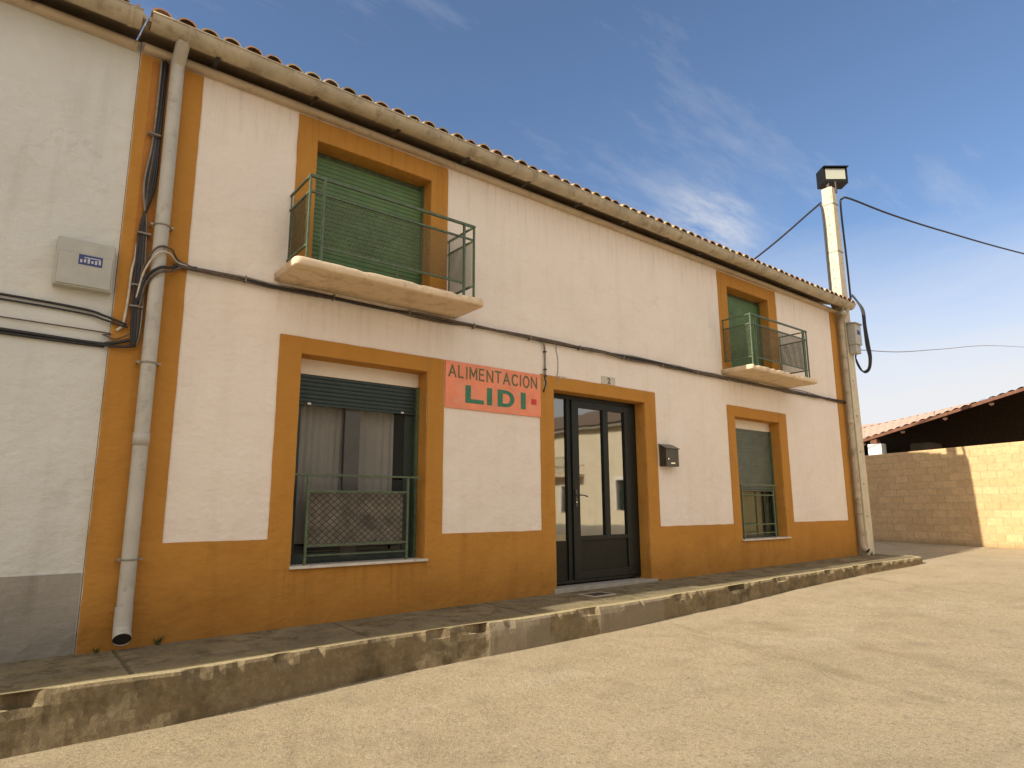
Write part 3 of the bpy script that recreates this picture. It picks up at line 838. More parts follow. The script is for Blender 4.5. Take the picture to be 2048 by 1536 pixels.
mb = MB(); mb.box(-3.13, -1.77, .225, .232, .67, 2.63); mb.build('pane', M['glass_win2'], w)
mb = MB(); frame(mb, -6.59, -5.51, -.02, 2.59, .2, .26, .06); mb.box(-6.53, -5.57, .22, .25, .04, 2.53); mb.build('door', M['wood'], nb)
mb = MB(); mb.box(-13.8, -4.4, -.72, .02, 5.40, 5.52, .01); mb.build('shade_eave', M['cornice'], nb)  # unseen; projection shaped to lay its shadow along the kerb
cornice(-13.8, .62, nb, .02); gutter(-13.8, .60, nb); tile_roof(-13.85, .64, nb, seed=5)

# ------------------------------------------------------------------ sign
sign = thing('shop_sign', (4.91, 0, 2.6), 'faded red painted sign with green lettering beside the door', 'sign')
mb = MB(); mb.box(4.145, 5.668, -.020, -.001, 2.318, 2.903, .002); board = mb.build('board', M['red_paint'], sign)
def text_mesh(s, size, x, z, y, m, parent, name, sx=1.0, off=0.0, rnd=0):
    cu = bpy.data.curves.new(name, 'FONT'); cu.body = s; cu.size = size; cu.extrude = .0012; cu.offset = off; cu.space_character = 1.08
    o = bpy.data.objects.new(name, cu); C.objects.link(o)
    bpy.context.view_layer.update()
    dg = bpy.context.evaluated_depsgraph_get(); me = bpy.data.meshes.new_from_object(o.evaluated_get(dg))
    bpy.data.objects.remove(o); 
    w = max(v.co.x for v in me.vertices)-min(v.co.x for v in me.vertices); x0 = min(v.co.x for v in me.vertices)
    k = sx/w
    for v in me.vertices:
        px, py, pz_ = v.co; v.co = (x+(px-x0)*k, y-pz_, z+py)
    me.materials.clear(); me.materials.append(m)
    ob = bpy.data.objects.new(name, me); C.objects.link(ob); ob.parent = parent; ob.matrix_parent_inverse = Matrix.Translation(-root_loc(parent))
    return ob
# thin hand-painted capitals, each one a strip of brush strokes
GLY = {'A': [((0, 0), (.5, 1)), ((.5, 1), (1, 0)), ((.2, .33), (.8, .33))], 'L': [((0, 1), (0, 0)), ((0, 0), (.9, 0))], 'I': [((.5, 0), (.5, 1))],
       'M': [((0, 0), (0, 1)), ((0, 1), (.5, .25)), ((.5, .25), (1, 1)), ((1, 1), (1, 0))], 'E': [((0, 0), (0, 1)), ((0, 1), (.9, 1)), ((0, .52), (.75, .52)), ((0, 0), (.9, 0))],
       'N': [((0, 0), (0, 1)), ((0, 1), (1, 0)), ((1, 0), (1, 1))], 'T': [((.5, 0), (.5, 1)), ((0, 1), (1, 1))],
       'C': [((1, .85), (.7, 1)), ((.7, 1), (.25, .95)), ((.25, .95), (0, .6)), ((0, .6), (0, .38)), ((0, .38), (.25, .05)), ((.25, .05), (.7, 0)), ((.7, 0), (1, .16))],
       'O': [((.3, 0), (.7, 0)), ((.7, 0), (1, .3)), ((1, .3), (1, .7)), ((1, .7), (.7, 1)), ((.7, 1), (.3, 1)), ((.3, 1), (0, .7)), ((0, .7), (0, .3)), ((0, .3), (.3, 0))]}
WID = {'I': .012, 'L': .068, 'M': .098, 'E': .074, 'T': .088, 'A': .098, 'C': .088, 'N': .088, 'O': .095}
word = 'ALIMENTACION'; tot_ = sum(WID[c] for c in word); gap = (5.592-4.192-tot_)/(len(word)-1); xx = 4.192
for li, chh in enumerate(word):
    mb = MB(); wd = WID[chh]; zb0 = 2.708+.004*math.sin(li*2.3); hh = .140
    for k, ((ax, az), (bx, bz)) in enumerate(GLY[chh]):
        a = Vector((xx+ax*wd, 0, zb0+az*hh)); b = Vector((xx+bx*wd, 0, zb0+bz*hh)); dv = (b-a).normalized(); nv = Vector((-dv.z, 0, dv.x))*.0105
        a = a-dv*.0095; b = b+dv*.0095; yk = -.0205-.00025*k
        mb.prism([(q.x, yk, q.z) for q in (a-nv, b-nv, b+nv, a+nv)], 0, (0, -.0018, 0))
    mb.build('letter', M['letter_olive'], sign); xx += wd+gap
# the wide painted letters L I D I
mb = MB(); yL = -.0205
def lb(x0, x1, z0, z1): mb.box(x0, x1, yL-.0025, yL, z0, z1)
def island():
    global mb
    mb.build('letter', M['letter_green'], sign); mb = MB()
zb_, zt_ = 2.400, 2.622; sw = .082
mb.prism([(4.435, yL, zb_), (4.715, yL, zb_), (4.715, yL, zb_+.052), (4.517, yL, zb_+.052), (4.517, yL, zt_), (4.435, yL, zt_)], 0, (0, -.0025, 0)); island()
lb(4.765, 4.845, zb_, zt_); island()
# D as a ring of quads
def arc(cx, cz, rx, rz, a0, a1, n): return [(cx+rx*math.cos(a0+(a1-a0)*k/n), cz+rz*math.sin(a0+(a1-a0)*k/n)) for k in range(n+1)]
ox = 4.935; hz = (zb_+zt_)/2; H2 = (zt_-zb_)/2
outer = [(ox, zb_), (ox+.13, zb_)] + arc(ox+.13, hz, .145, H2, -math.pi/2, math.pi/2, 10)[1:-1] + [(ox+.13, zt_), (ox, zt_)]
inner = [(ox+sw, zb_+.045), (ox+.13, zb_+.045)] + arc(ox+.13, hz, .075, H2-.045, -math.pi/2, math.pi/2, 10)[1:-1] + [(ox+.13, zt_-.045), (ox+sw, zt_-.045)]
n = len(outer)
for k in range(n):
    a, b, c_, d_ = outer[k], outer[(k+1) % n], inner[(k+1) % n], inner[k]
    mb.prism([(a[0], yL, a[1]), (b[0], yL, b[1]), (c_[0], yL, c_[1]), (d_[0], yL, d_[1])], 0, (0, -.0025, 0))
island()
lb(5.318, 5.400, zb_, zt_); mb.build('letter', M['letter_green'], sign)
mb = MB(); mb.box(5.495, 5.588, -.0228, -.0202, 2.478, 2.553); mb.build('painted_square', M['red_mark'], sign)

# house number, mailbox, conduits
hn = thing('house_number', (7.02, 0, 3.0), 'small glazed house number tile above the door', 'number plate')
mb = MB()
for k in range(3): mb.box(6.873+k*.098, 6.873+k*.098+.096, -.012, -.001, 2.925, 3.045, .003)
mb.split('tile', M['tile_plate'], hn)
text_mesh('2', .115, 6.995, 2.945, -.0135, M['ink'], hn, 'digit', .06, .004)

mbx = thing('mailbox', (8.31, 0, 1.9), 'black steel mailbox on the cream wall right of the door', 'mailbox')
mb = MB(); P = [(-.002, 1.745), (-.135, 1.745), (-.135, 2.02), (-.002, 2.085)]
mb.prism([(8.13, y, z) for y, z in P], 0, (.325, 0, 0))
bmesh.ops.bevel(mb.bm, geom=list(mb.bm.edges), offset=.006, segments=2, affect='EDGES')
mb.build('body', M['cap'], mbx)
mb = MB(); mb.prism([(8.118, -.001, 2.092), (8.118, -.152, 2.018), (8.118, -.152, 2.028), (8.118, -.001, 2.104)], 0, (.349, 0, 0)); mb.build('lid', M['cap'], mbx)
mb = MB(); mb.box(8.25, 8.35, -.1385, -.136, 1.785, 1.805, .001); mb.build('name_plate', M['chrome'], mbx)
mb = MB(); mb.cyl((8.19, -.136, 1.86), (8.19, -.143, 1.86), .013, 14); mb.build('lock', M['chrome'], mbx)

cd = thing('wire_conduit', (5.745, 0, 3.0), 'short clipped conduit hanging from the cable bundle above the sign corner', 'conduit')
mb = MB(); mb.tube(bez([(5.70, -.04, 3.39), (5.735, -.03, 3.32), (5.75, -.022, 3.22), (5.75, -.022, 2.93)], 5), .012, 10); mb.build('tube', M['cable_grey'], cd)
mb = MB(); mb.tube(bez([(5.75, -.022, 2.94), (5.735, -.03, 2.87), (5.755, -.026, 2.80), (5.725, -.024, 2.70), (5.72, -.02, 2.67)], 5), .010, 8); mb.build('wire_end', M['cable'], cd)
for z in (3.24, 2.99, 2.90):
    mb = MB(); mb.box(5.732, 5.768, -.040, -.001, z-.01, z+.01, .003); mb.build('clip', M['cable'], cd)
mb = MB()
for k in range(7): mb.box(5.722+.01*math.sin(k*3), 5.752+.01*math.cos(k*2), -.024, -.0125, 2.72+k*.034, 2.745+k*.034, .004)
mb.split('filler_patch', M['cement'], cd)
cw = thing('bell_wire', (6.0, 0, 3.1), 'thin wire running down to the left corner of the door surround', 'wire')
mb = MB(); mb.tube(bez([(5.965, -.035, 3.38), (5.975, -.006, 3.30), (6.005, -.006, 3.18), (6.0, -.006, 3.0), (5.97, -.02, 2.935)], 5), .005, 6); mb.build('wire', M['cable_grey'], cw)
mb = MB(); mb.tube(bez([(5.97, -.02, 2.94), (5.985, -.02, 2.90), (5.985, -.02, 2.80)], 5), .0065, 6)
for k in range(4): mb.box(5.985+k*.045, 6.02+k*.045, -.020, -.006, 2.905+random.uniform(-.006, .006), 2.932, .004)
mb.split('filler_patch', M['cement'], cw)

# ------------------------------------------------------------------ cable bundle along the facade
cb = thing('cable_bundle', (7.5, 0, 3.41), 'brown and black cable bundle running along the facade under both balconies', 'cables')
cols = ['cable', 'cable_brown', 'cable_brown', 'cable_grey', 'cable_brown']
for k in range(5):
    pts = []; ph = k*1.7
    for x in arange(1.10, 14.62, .22):
        sep = .6 if x < 6.5 else 1.0
        a = x*1.15+ph*1.3
        dz = .017*math.sin(a*1.6)*sep + .022*noise.noise(Vector((x*1.4, k*3.1, 0)))
        if k == 3 and x > 6.8: dz += .030+.012*math.sin(x*2)
        dy = .014*math.cos(a)
        z = 3.405 + dz + .010*noise.noise(Vector((x*.5, 9, 0)))
        if 1.98 < x < 4.3 or 9.95 < x < 12.3: z -= .012
        z -= .022*max(0, 1-abs(x-3.3)/1.5)*0
        pts.append((x, -.040+dy, z-.012))
    r = (.0165, .0165, .015, .010, .013)[k]
    mb = MB(); mb.tube(pts, r, 7); mb.build('cable', M[cols[k]], cb)
mb = MB()
for x in [1.75+.93*i for i in range(14)]: mb.box(x-.007, x+.007, -.066, -.001, 3.36, 3.425, .003)
mb.split('cable_clip', M['cable_grey'], cb)

cj = thing('cable_riser', (.82, 0, 3.2), 'tangle of black cables climbing beside the left downpipe', 'cables')
rng = random.Random(3)
def cab(pts, r, m, nm='cable'):
    mb = MB(); mb.tube(bez(pts, 6), r, 8); return mb.build(nm, M[m], cj)
for k in range(6):
    o = k*.017
    cab([(.865-.018*k*.6+.02, -.03-.010*(k % 3), 5.42), (.86-o*.6+.02, -.04, 4.6), (.845-o+.03, -.045-.008*(k % 2), 4.1), (.80+o*.5, -.05, 3.7), (.795+o*.8, -.055, 3.3), (.80+o*.9, -.06, 2.95), (.815+o*.7, -.055, 2.68), (.83+o*.3, -.05, 2.56)], (.012, .010, .013, .009, .011, .009)[k], ('cable', 'cable', 'cable', 'cable_brown', 'cable', 'cable_grey')[k])
# loops that cross in front of the downpipe to the facade bundle
cab([(.83, -.07, 3.05), (.85, -.10, 3.30), (.93, -.185, 3.47), (1.05, -.14, 3.50), (1.13, -.05, 3.44), (1.25, -.045, 3.40)], .010, 'cable_brown')
cab([(.82, -.07, 3.0), (.86, -.11, 3.26), (.94, -.19, 3.42), (1.04, -.15, 3.45), (1.12, -.05, 3.42), (1.22, -.045, 3.40)], .009, 'cable_white')
cab([(.84, -.07, 2.95), (.87, -.12, 3.18), (.96, -.19, 3.28), (1.06, -.14, 3.32), (1.14, -.05, 3.38), (1.3, -.045, 3.40)], .014, 'cable')
cab([(.85, -.07, 2.90), (.88, -.12, 3.14), (.965, -.185, 3.24), (1.07, -.13, 3.29), (1.16, -.05, 3.37), (1.3, -.045, 3.39)], .011, 'cable_brown')
# branches to the neighbour
cab([(.77, -.05, 2.74), (.70, -.045, 2.765), (.60, -.02, 2.80), (.40, .0, 2.84), (-.4, .0, 2.86), (-3, .0, 2.88)], .011, 'cable')
cab([(.78, -.05, 2.72), (.70, -.04, 2.735), (.60, -.02, 2.765), (.40, .0, 2.80), (-.4, .0, 2.82), (-3, .0, 2.85)], .009, 'cable')
cab([(.83, -.05, 2.62), (.74, -.05, 2.58), (.64, -.03, 2.555), (.5, .0, 2.55), (-.4, .0, 2.57), (-3, .0, 2.6)], .015, 'cable')
cab([(.85, -.05, 2.56), (.76, -.06, 2.535), (.66, -.04, 2.535), (.56, .0, 2.54), (.3, .0, 2.53), (-3, .0, 2.58)], .012, 'cable')
cab([(.80, -.06, 2.66), (.70, -.04, 2.60), (.60, -.015, 2.63), (.4, .0, 2.66), (-3, .0, 2.7)], .006, 'cable_brown')
# pale repaired wire left of the riser
cab([(.790, -.02, 3.52), (.785, -.035, 3.38), (.768, -.03, 3.25), (.765, -.025, 3.05), (.758, -.02, 2.88), (.74, -.035, 2.74), (.70, -.025, 2.68)], .012, 'cable_white')
mb = MB()
for z in (4.62, 3.62, 3.12, 2.92): mb.box(.775, .885, -.082, -.001, z-.008, z+.008, .003)
mb.split('cable_clip', M['cable_grey'], cj)

mt = thing('meter_box', (.43, .02, 3.2), 'grey electricity box with blue label on the white neighbour wall', 'electric box')
mb = MB(); mb.box(.20, .625, -.085, .019, 3.0, 3.43, .012); mb.build('case', M['box_grey'], mt)
mb = MB(); mb.box(.215, .61, -.094, -.086, 3.015, 3.30, .006); mb.build('cover', M['box_grey'], mt)
mb = MB(); mb.box(.36, .535, -.0965, -.0945, 3.205, 3.295); mb.build('label', M['label_blue'], mt)
mb = MB()
for k in range(6): mb.box(.372+k*.027, .388+k*.027, -.098, -.0968, 3.222+.004*(k % 2), 3.25+.007*(k % 3))
mb.box(.40, .52, -.098, -.0968, 3.268, 3.276)
mb.build('label_print', M['label_white'], mt)

# ------------------------------------------------------------------ utility pole with its fittings
pl = thing('utility_pole', (14.9, 0, .1), 'tall square pale concrete pole at the right corner of the shop', 'pole')
mb = MB()
def polering(z):
    h = .165-.004*z; return [(14.905+sx*h, 0+sy*h*.95, z) for sx, sy in ((-1, -1), (1, -1), (1, 1), (-1, 1))]
V = [[mb.bm.verts.new(p) for p in polering(z)] for z in (-.2, 2, 4, 6, 8.62)]
for a, b in zip(V, V[1:]):
    for k in range(4): mb.bm.faces.new((a[k], a[(k+1) % 4], b[(k+1) % 4], b[k]))
mb.bm.faces.new(V[0]); mb.bm.faces.new(V[-1])
bmesh.ops.bevel(mb.bm, geom=[e for e in mb.bm.edges if abs((e.verts[0].co-e.verts[1].co).z) > 1], offset=.022, segments=2, affect='EDGES')
mb.build('shaft', M['concrete_pole'], pl)
for i in range(11):
    z = 5.9+i*.22; mb = MB(); hx = 14.905-(.165-.004*z)
    mb.cyl((hx-.0005, .0, z), (hx-.003, .0, z), .013, 8); mb.build('bolt_hole', M['iron'], pl)
for i, z in enumerate((.9, 1.6, 2.3, 3.1, 3.9)):
    mb = MB(); hx = 14.905-(.165-.004*z); mb.cyl((14.86, -.163+.004*z+.002, z), (14.86, -.166+.004*z, z), .016, 8); mb.build('bolt_hole', M['iron'], pl)
for z in (5.72, 7.0, 8.2):
    mb = MB(); h = .165-.004*z+.004
    mb.box(14.905-h-.004, 14.905+h+.004, -h-.004, -h, z-.012, z+.012); mb.box(14.905-h-.004, 14.905-h, -h, h, z-.012, z+.012); mb.box(14.905+h, 14.905+h+.09, -.012, .012, z-.008, z+.008)
    mb.build('steel_strap', M['steel'], pl)

fl = thing('floodlight', (14.85, -.12, 8.75), 'black boxy floodlight with a glass front on top of the pole', 'floodlight')
fc, fa = (15.10, -.04, 8.98), R(-38.3)
mb = MB(); mb.box(14.80, 15.40, -.17, .17, 8.78, 9.20, .012, rot=(fc, fa, 'Z')); mb.build('housing', M['lamp_black'], fl)
mb = MB(); mb.box(14.865, 15.335, -.183, -.1715, 8.87, 9.14, .003, rot=(fc, fa, 'Z')); mb.build('front_glass', M['lamp_glass'], fl)
mb = MB(); mb.box(14.80, 15.40, -.25, -.172, 9.165, 9.185, rot=(fc, fa, 'Z')); mb.build('visor', M['lamp_black'], fl)
mb = MB(); mb.box(14.88, 14.92, -.03, .03, 8.60, 8.80); mb.box(14.95, 15.0, -.16, -.135, 8.50, 8.79, .004); mb.build('bracket', M['iron'], fl)

jb = thing('junction_box', (14.94, -.25, 4.8), 'grey electricity cabinet with faded label strapped high on the pole', 'electric box')
mb = MB(); mb.box(14.80, 15.10, -.33, -.152, 4.72, 5.20, .012); mb.build('case', M['box_grey'], jb)
mb = MB(); mb.box(14.83, 15.07, -.30, -.152, 4.52, 4.7185, .010); mb.build('lower_box', M['box_grey'], jb)
mb = MB(); mb.prism([(14.785, -.151, 5.205), (14.785, -.36, 5.19), (14.785, -.36, 5.215), (14.785, -.151, 5.25)], 0, (.33, 0, 0)); mb.build('rain_hood', M['socle'], jb)
mb = MB(); mb.box(14.88, 15.02, -.333, -.3305, 4.95, 5.05); mb.build('label', M['label_blue'], jb)

bl = thing('bulkhead_cap', (14.3, -.33, 5.4), 'round pale cap under the gutter end at the right corner', 'pipe cap')
mb = MB()
def sph(u, v):
    return (14.30+.058*math.cos(u)*math.sin(v), -.33+.058*math.sin(u)*math.sin(v), 5.345+.058*math.cos(v))
mb.grid(sph, arange(0, 2*math.pi, .4), arange(0.02, math.pi-.02, .35)); mb.build('ball', M['lamp_glass'], bl)
mb = MB(); mb.cyl((14.30, -.33, 5.395), (14.30, -.31, 5.52), .016, 10); mb.build('stem', M['steel'], bl)

def wire(name, label, pts, r, m, n=6, cat='overhead cable'):
    mb = MB(); mb.tube(bez(pts, n), r, 8); o = mb.build(name, M[m]); return tag(o, label, cat)
def sag(a, b, s, n=12):
    a, b = Vector(a), Vector(b); return [a.lerp(b, t/n)-Vector((0, 0, s*4*(t/n)*(1-t/n))) for t in range(n+1)]
wire('overhead_cable', 'black cable running from the pole down behind the tiled roof',
     [(14.715, .10, 5.7), (14.715, .10, 7.0), (14.71, .10, 7.9), (14.74, .16, 8.24), (14.80, .36, 8.22), (14.84, 2.0, 7.49), (14.95, 5.5, 6.3), (15.1, 11, 4.9)], .024, 'cable')
wire('overhead_cable', 'thick black cable from the pole top crossing the sky to the right',
     [(15.20, -.13, 5.8), (15.22, -.12, 6.8), (15.19, -.12, 8.2), (15.22, -.17, 8.42), (15.5, -.25, 8.46), (17.2, -.45, 8.50), (20, -.78, 8.68), (26, -1.5, 9.2), (40, -3.3, 10.6)], .024, 'cable')
wire('overhead_cable', 'thin grey wire running level to the right below the pole cabinet',
     [(15.06, -.2, 4.64), (19, .33, 5.28), (24, .82, 6.22), (34, 1.9, 8.1), (60, 5.0, 12.5)], .010, 'cable_grey')
wl = thing('cable_loop', (15.2, -.03, 5.0), 'slack black cable loops hanging beside the pole cabinet', 'cables')
for k in range(4):
    o = .013*k
    mb = MB(); mb.tube(bez([(15.20+o*.3, -.13-o, 6.0), (15.24, -.22-o, 5.86-o), (15.25+o, -.32-o, 5.58), (15.25+o, -.33-o, 5.2), (15.25+o, -.34-o*1.5, 4.75), (15.25+o, -.375-o, 4.45), (15.25, -.33-o, 4.20-o*.6), (15.22, -.20-o, 4.17-o), (15.15, -.13, 4.40+2*o), (15.06, -.20, 4.60)], 6), .014, 8); mb.build('cable', M['cable'], wl)
mb = MB(); mb.tube(bez([(15.05, -.05, 5.65), (15.14, -.05, 5.62), (15.22, -.05, 5.72)], 5), .010, 8); mb.tube(bez([(15.03, -.05, 5.85), (15.12, -.05, 5.87), (15.17, -.05, 5.85)], 5), .010, 8); mb.build('hanger', M['cable'], wl)

# small things at the foot of the wall
lid = thing('access_cover', (6.2, -.55, 0), 'small iron access cover set in the pavement by the door', 'cover')
zc = pv(6.2, -.5)[2]+.004
mb = MB(); mb.box(6.10, 6.42, -.52, -.30, zc-.004, zc+.008, .003); mb.build('plate', M['iron'], lid)
mb = MB(); mb.box(6.06, 6.46, -.56, -.5215, zc-.006, zc+.006); mb.box(6.06, 6.46, -.2985, -.26, zc-.006, zc+.006); mb.box(6.06, 6.0985, -.5215, -.2985, zc-.006, zc+.006); mb.box(6.4215, 6.46, -.5215, -.2985, zc-.006, zc+.006); mb.build('rim', M['cement'], lid)
def weed(x, y, h, n, label, seed):
    rnd = random.Random(seed); mb = MB(); z = pv(x, y)[2]
    for k in range(n):
        a = rnd.uniform(0, 6.28); L = h*rnd.uniform(.5, 1.1); ln = rnd.uniform(.2, .8); w = .004+.004*rnd.random()
        px = -math.sin(a)*w; py = math.cos(a)*w; last = None
        for t in range(4):
            q = t/3; rr = .012+ln*L*q*q; c = Vector((x+math.cos(a)*rr, min(-.015, y+math.sin(a)*rr), z+L*q*(1-.25*ln*q)))
            ww = (1-q)*1.0+.05; v1 = mb.bm.verts.new(c+Vector((px, py, 0))*ww); v2 = mb.bm.verts.new(c-Vector((px, py, 0))*ww)
            if last: mb.bm.faces.new((last[0], last[1], v2, v1))
            last = (v1, v2)
    o = mb.build('weed', M['leaf']); return tag(o, label, 'plant', 'weeds at the foot of the facade')
weed(1.25, -.03, .085, 26, 'small green weed at the wall foot right of the left downpipe', 1)
weed(.80, -.05, .06, 18, 'tiny weed tuft left of the downpipe mouth', 2)
weed(14.75, -.22, .10, 22, 'weed tuft at the foot of the concrete pole', 5)
weed(8.0, -.03, .035, 12, 'very small weed beside the right end of the doorstep', 4)

rg = random.Random(11); mb = MB()
for k in range(900):
    if k < 380: px2 = rg.uniform(-2, 15); py2 = kerby(px2) - .03 - abs(rg.gauss(0, .10))
    else: px2 = rg.uniform(-1, 17); py2 = rg.uniform(-6.2, -1.4)
    rad = rg.uniform(.003, .008)*(1.6 if rg.random() < .06 else 1); zz2 = rfn(px2, py2)[2]
    vs = [mb.bm.verts.new((px2+rad*math.cos(a)*rg.uniform(.7, 1.2), py2+rad*math.sin(a)*rg.uniform(.7, 1.2), zz2-.001)) for a in (0, 1.2, 2.5, 3.8, 5.1)]
    tp = mb.bm.verts.new((px2, py2, zz2+rad*.9))
    for q in range(5): mb.bm.faces.new((vs[q], vs[(q+1) % 5], tp))
tag(mb.build('grit', simple('loose_grit', (.30, .23, .15), .9, .5, 60)), 'loose grit and crumbs of cement scattered over the street', 'grit', kind='stuff')

# ------------------------------------------------------------------ block wall, shed and what lies beyond
A = Vector((22.55, 6.4)); B = Vector((18.6, -6.0)); dirv = (A-B).normalized(); ang = math.atan2(-(A-B).x, (A-B).y)
bw = bpy.data.objects.new('block_wall', None); C.objects.link(bw)
C.objects.unlink(bw); bpy.data.objects.remove(bw)
mb = MB(); L = (A-B).length
mb.box(0, .2, 0, L, -.35, 2.69, .01)
me_wall = mb.build('boundary_wall', M['blocks']); me_wall.location = (B.x, B.y, 0); me_wall.rotation_euler = (0, 0, ang)
tag(me_wall, 'tan concrete block wall across the side street', 'wall')

sh = thing('open_shed', (25, 1, 0), 'open tile roofed shed with dark interior behind the block wall', 'shed')
def sroof(u, v, dz=0):
    f0 = Vector((22, 3.25, 3.14)); f1 = Vector((22, -7, 5.60)); b0 = Vector((29, 6.3, 4.36)); b1 = Vector((29, -7, 6.12))
    p = f0.lerp(f1, u).lerp(b0.lerp(b1, u), v); return Vector((p.x, p.y, p.z+dz))
mb = MB(); NU = 240
mb.grid(lambda u, v: sroof(u, v, .045*abs(math.sin(u*math.pi*44))+.03), [i/NU for i in range(NU+1)], [i/14 for i in range(15)])
mb.build('tiled_roof', M['shed_tile'] if 'shed_tile' in M else M['tiles_far'] if 'tiles_far' in M else simple('sunlit_terracotta', (.62, .42, .30), .9, .2, 9, .01, 20, dirt=((.35, .2, .12), 4, .5, .5)), sh)
mb = MB()
mb.grid(lambda u, v: sroof(u, v, .035), [i/20 for i in range(21)], [0, .5, 1]); mb.build('roof_boarding', M['wood'], sh)
mb = MB(); a_, b_ = sroof(0, 0), sroof(1, 0)
for (dz0_, dz1_, off) in ((-.06, .03, -.03),):
    mb.prism([a_+Vector((off, 0, dz0_)), b_+Vector((off, 0, dz0_)), b_+Vector((off, 0, dz1_)), a_+Vector((off, 0, dz1_))], 0, (.05, 0, 0))
mb.build('verge_board', M['wood_red'], sh)
mb = MB()
for k in range(9):
    u = .04+k*.118; p = sroof(u, 0, -.02); q = sroof(u, .98, -.02)
    mb.tube([p+Vector((.05, 0, -.09)), q+Vector((0, 0, -.09))], .07, 6)
mb.split('rafter', M['wood'], sh)
mb = MB()
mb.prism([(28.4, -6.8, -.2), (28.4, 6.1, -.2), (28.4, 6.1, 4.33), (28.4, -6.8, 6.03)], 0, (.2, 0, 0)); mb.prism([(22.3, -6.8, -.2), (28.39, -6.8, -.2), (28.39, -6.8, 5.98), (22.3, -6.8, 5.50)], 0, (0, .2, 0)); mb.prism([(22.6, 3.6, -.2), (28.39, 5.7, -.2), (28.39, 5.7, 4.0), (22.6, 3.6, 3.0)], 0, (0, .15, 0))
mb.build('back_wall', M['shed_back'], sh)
mb = MB(); mb.box(22.03, 22.4, 2.30, 2.72, -.2, 3.10, .02); mb.build('whitewashed_pier', M['whitewash'], sh)
mb = MB(); mb.box(22.02, 22.3, 2.42, 2.62, 3.105, 3.26, .01); mb.build('beam_end', M['wood_red'], sh)
hb = MB()
def bale(mb, x0, x1, y0, y1, z0, z1):
    mb.box(x0, x1, y0, y1, z0, z1, .09)
bale(hb, 24.6, 25.6, 1.72, 2.42, -.1, 3.26)
tag(hb.build('plaster_stack', simple('dusty_sacks', (.30, .25, .18), .9, .2, 3, .02, 8)), 'dusty pale stack standing in shade inside the shed', 'stack')

# distant house roof seen left of the shed roof
fh = thing('distant_house', (46, 13, 0), 'distant low house with pink tiled roof showing above the shed', 'house')
mb = MB(); mb.box(44, 54, 4, 22, -.2, 5.1); mb.build('wall', M['white_wall_b'], fh)
mb = MB(); mb.prism([(43.5, 3.5, 5.1), (54.5, 3.5, 5.1), (49, 3.5, 7.0)], 0, (0, 19, 0)); mb.build('roof', simple('pale_pink_tiles', (.50, .32, .24), .9, .15, 2), fh)

# ------------------------------------------------------------------ houses on the other side, seen in the door glass
oh = thing('plaza_house', (19.5, -16, 0), 'sunlit cream house across the little plaza mirrored in the door glass', 'house')
mb = MB(); OX = 19.0
opn = [(-13.75, -13.05, .95, 2.05), (-17.2, -16.0, -.1, 2.3), (-10.6, -9.6, 1.0, 2.2)]
ys = sorted({-22, -7.6} | {v for o in opn for v in o[:2]}); zs = sorted({-.3, 4.35} | {v for o in opn for v in o[2:]})
for i in range(len(ys)-1):
    for j in range(len(zs)-1):
        cy_, cz_ = (ys[i]+ys[i+1])/2, (zs[j]+zs[j+1])/2
        if any(o[0] < cy_ < o[1] and o[2] < cz_ < o[3] for o in opn): continue
        mb.box(OX, OX+.3, ys[i], ys[i+1], zs[j], zs[j+1])
mb.box(OX+.31, OX+8, -22, -7.6, -.3, 4.35)
mb.build('wall', M['white_wall_b'], oh)
mb = MB(); mb.box(OX-.02, OX-.001, -22, -17.2, -.3, .45); mb.box(OX-.02, OX-.001, -16, -7.6, -.3, .45); mb.build('socle', M['socle'], oh)
mb = MB(); mb.box(OX-.35, OX-.02, -22.2, -7.4, 4.30, 4.42); mb.build('eave', M['socle'], oh)
mb = MB(); mb.prism([(OX-.45, -22.2, 4.44), (OX+8.2, -22.2, 4.44), (OX+4, -22.2, 5.9)], 0, (0, 14.8, 0)); mb.build('roof', simple('greyed_tiles', (.22, .15, .10), .9, .3, 8, .02, 12), oh)
for o in opn:
    mb = MB(); mb.box(OX+.16, OX+.2, o[0], o[1], o[2], o[3]); w = mb.build('window' if o[2] > 0 else 'door', M['dark_green'] if o[2] > 0 else M['wood'], oh)
    mb = MB(); a, b, c_, d_ = o
    mb.box(OX-.03, OX-.0205 if c_ < .4 else OX-.001, a-.12, a, max(c_, .0), d_+.12); mb.box(OX-.03, OX-.0205 if c_ < .4 else OX-.001, b, b+.12, max(c_, .0), d_+.12); mb.box(OX-.03, OX-.001, a, b, d_, d_+.12)
    mb.build('window_surround', M['whitewash'], w)
mb = MB(); mb.box(OX-.6, OX-.001, -14.4, -12.3, 2.42, 2.52); s_ = mb.build('balcony_slab', M['slab'], oh)
mb = MB()
mb.box(OX-.6, OX-.57, -14.4, -12.3, 3.2, 3.23)
for k in range(15): yy = -14.38+k*.147; mb.box(OX-.595, OX-.575, yy, yy+.018, 2.52, 3.2)
mb.build('railing', M['green'], s_)

oh2 = thing('facing_house', (-3, -15, 0), 'long white house facing the shop across the street', 'house')
mb = MB(); mb.box(-15, 13.5, -22, -14.5, -.8, 4.7); mb.build('wall', M['white_wall'], oh2)
mb = MB(); mb.prism([(-15.3, -14.1, 4.72), (-15.3, -22.4, 4.72), (-15.3, -18.2, 6.4)], 0, (29.1, 0, 0)); mb.build('roof', simple('brown_tiles', (.30, .18, .11), .9, .3, 8, .02, 12), oh2)
for k, xx in enumerate((-12, -7.5, -2, 3, 6.8)):
    mb = MB(); mb.box(xx, xx+1.1, -14.498, -14.44, .5, 2.3, .01); mb.build('window', M['dark_green'], oh2)

